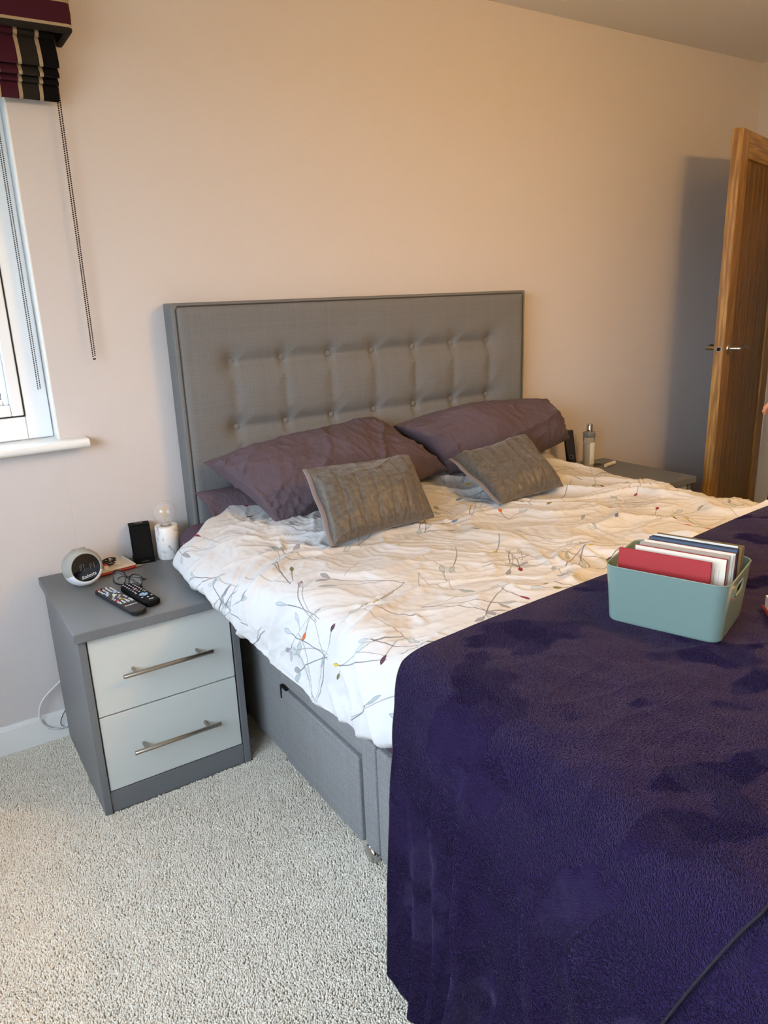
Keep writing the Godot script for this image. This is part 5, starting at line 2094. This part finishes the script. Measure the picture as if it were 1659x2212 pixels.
	var puff := func(list: Array, by: float) -> Array:
		return list.map(func(e): return [e[0], e[1], e[2] + by, e[3] + by])
	var sleeves := [[sh_l, el_l, 0.064, 0.054], [el_l, el_l.lerp(wr_l, 0.8), 0.054, 0.041], [sh_r, el_r, 0.064, 0.054], [el_r, el_r.lerp(wr_r, 0.86), 0.054, 0.041]]
	put("sweater", bones_mesh(puff.call(torso.slice(0, 5), 0.016) + sleeves, 0.03, 0.012), mats.navy_knit, o)
	var trousers := [[hips, at.call(0.0, 0.98, 0.0), 0.125, 0.118], [hip_l, kn_l, 0.108, 0.0865], [kn_l, an_l, 0.083, 0.066], [hip_r, kn_r, 0.108, 0.084], [kn_r, an_r, 0.080, 0.066]]
	put("trousers", bones_mesh(trousers, 0.03, 0.012), mats.black_cloth, o)
	put("shoes", bones_mesh([[at.call(0.055, 0.04, 0.07), at.call(0.245, 0.034, 0.075), 0.045, 0.036], [an_l, at.call(0.05, 0.05, 0.07), 0.045, 0.045], [at.call(-0.095, 0.04, -0.09), at.call(0.095, 0.034, -0.10), 0.045, 0.036], [an_r, at.call(-0.09, 0.05, -0.09), 0.045, 0.045]], 0.02, 0.01), mats.matt_black, o)
	put("hair", bones_mesh([[at.call(-0.015, hd + 0.060, 0.0), at.call(-0.05, hd + 0.02, 0.0), 0.088, 0.085], [at.call(-0.05, hd + 0.01, 0.045), at.call(-0.06, hd - 0.08, 0.03), 0.05, 0.04], [at.call(-0.05, hd + 0.01, -0.045), at.call(-0.06, hd - 0.08, -0.03), 0.05, 0.04]], 0.03, 0.008), mats.dark_hair, o)


# a hand from the wrist: palm, four fingers with knuckles, thumb from the side of the palm
func hand_mesh(wrist: Vector3, way: Vector3, palm_side: Vector3, thumb_side: Vector3) -> Builder:
	var across := way.cross(palm_side).normalized()
	if across.dot(thumb_side) < 0.0:
		across = -across
	var down := across.cross(way).normalized()
	if down.dot(palm_side) < 0.0:
		down = -down
	var bones := [[wrist - way * 0.02, wrist + way * 0.01, 0.027, 0.024]]
	var lengths := [0.072, 0.080, 0.074, 0.058]
	for k in 4:
		var s := 0.030 - 0.020 * k
		bones.append([wrist + across * s * 0.55 + way * 0.015, wrist + across * s + way * 0.082, 0.0145, 0.0120])
		var p: Vector3 = wrist + across * s * 1.05 + way * 0.086
		var bend := 0.35 + 0.08 * k
		var d := way
		for q in 3:
			d = (d.rotated(way.cross(down).normalized(), bend)).normalized()
			var e: Vector3 = p + d * lengths[k] * [0.45, 0.32, 0.24][q]
			bones.append([p, e, [0.0095, 0.0086, 0.0078][q], [0.0088, 0.0080, 0.0068][q]])
			p = e
	var t0 := wrist + across * 0.022 + way * 0.022 + down * 0.006
	var t1 := t0 + (across * 0.75 + way * 0.65 + down * 0.15).normalized() * 0.042
	var t2 := t1 + (across * 0.35 + way * 0.92 + down * 0.15).normalized() * 0.032
	var t3 := t2 + (across * 0.05 + way * 0.98 + down * 0.2).normalized() * 0.026
	bones.append([t0, t1, 0.0155, 0.0115])
	bones.append([t1, t2, 0.0108, 0.0098])
	bones.append([t2, t3, 0.0096, 0.0078])
	return bones_mesh(bones, 0.006, 0.003)


# ---------------------------------------------------------------- carpet
func carpet_pile() -> void:
	var tuft := Builder.new()
	tuft.lathe([Vector2(0.0018, 0.0), Vector2(0.0024, 0.0040), Vector2(0.0018, 0.0078), Vector2(0.0, 0.0090)], Vector3.ZERO, Basis(), 5)
	var m := tuft.mesh()
	var where: Array[Transform3D] = []
	var tone: PackedColorArray = []
	var r := RandomNumberGenerator.new()
	r.seed = 17
	var pitch := 0.0037
	var z := 0.004
	while z < 2.02:
		var x := -1.42 + (z * 0.42)
		var stop := 0.30
		while x < stop:
			var p := Vector2(x + r.randf_range(-0.0015, 0.0015), z + r.randf_range(-0.0015, 0.0015))
			if not (p.x > -0.48 and p.x < -0.035 and p.y < 0.515):
				var lay := noise_b.get_noise_2d(p.x * 7.0, p.y * 7.0)
				var lay2 := noise_b.get_noise_2d(p.x * 7.0 + 50.0, p.y * 7.0)
				var tilt := Basis(Vector3(1, 0, 0), r.randf_range(-0.4, 0.4) + 0.4 * lay) * Basis(Vector3(0, 0, 1), r.randf_range(-0.4, 0.4) + 0.4 * lay2)
				var s := r.randf_range(0.8, 1.25)
				where.append(Transform3D(tilt * Basis(Vector3.UP, r.randf_range(0, TAU)).scaled(Vector3(s, r.randf_range(0.85, 1.15), s)), Vector3(p.x, -0.005, p.y)))
				var g := r.randf_range(0.86, 1.08)
				tone.append(Color(0.715 * g, 0.655 * g, 0.55 * g))
			x += pitch
		z += pitch
	var mm := MultiMesh.new()
	mm.transform_format = MultiMesh.TRANSFORM_3D
	mm.use_colors = true
	mm.mesh = m
	mm.instance_count = where.size()
	for k in where.size():
		mm.set_instance_transform(k, where[k])
		mm.set_instance_color(k, tone[k])
	var o := MultiMeshInstance3D.new()
	o.name = "carpet_pile"
	o.multimesh = mm
	o.material_override = mats.tuft
	add_child(o)
	tag(o, "pale beige twist pile carpet in front of the bedside cabinet", "carpet")
	o.set_meta("kind", "stuff")
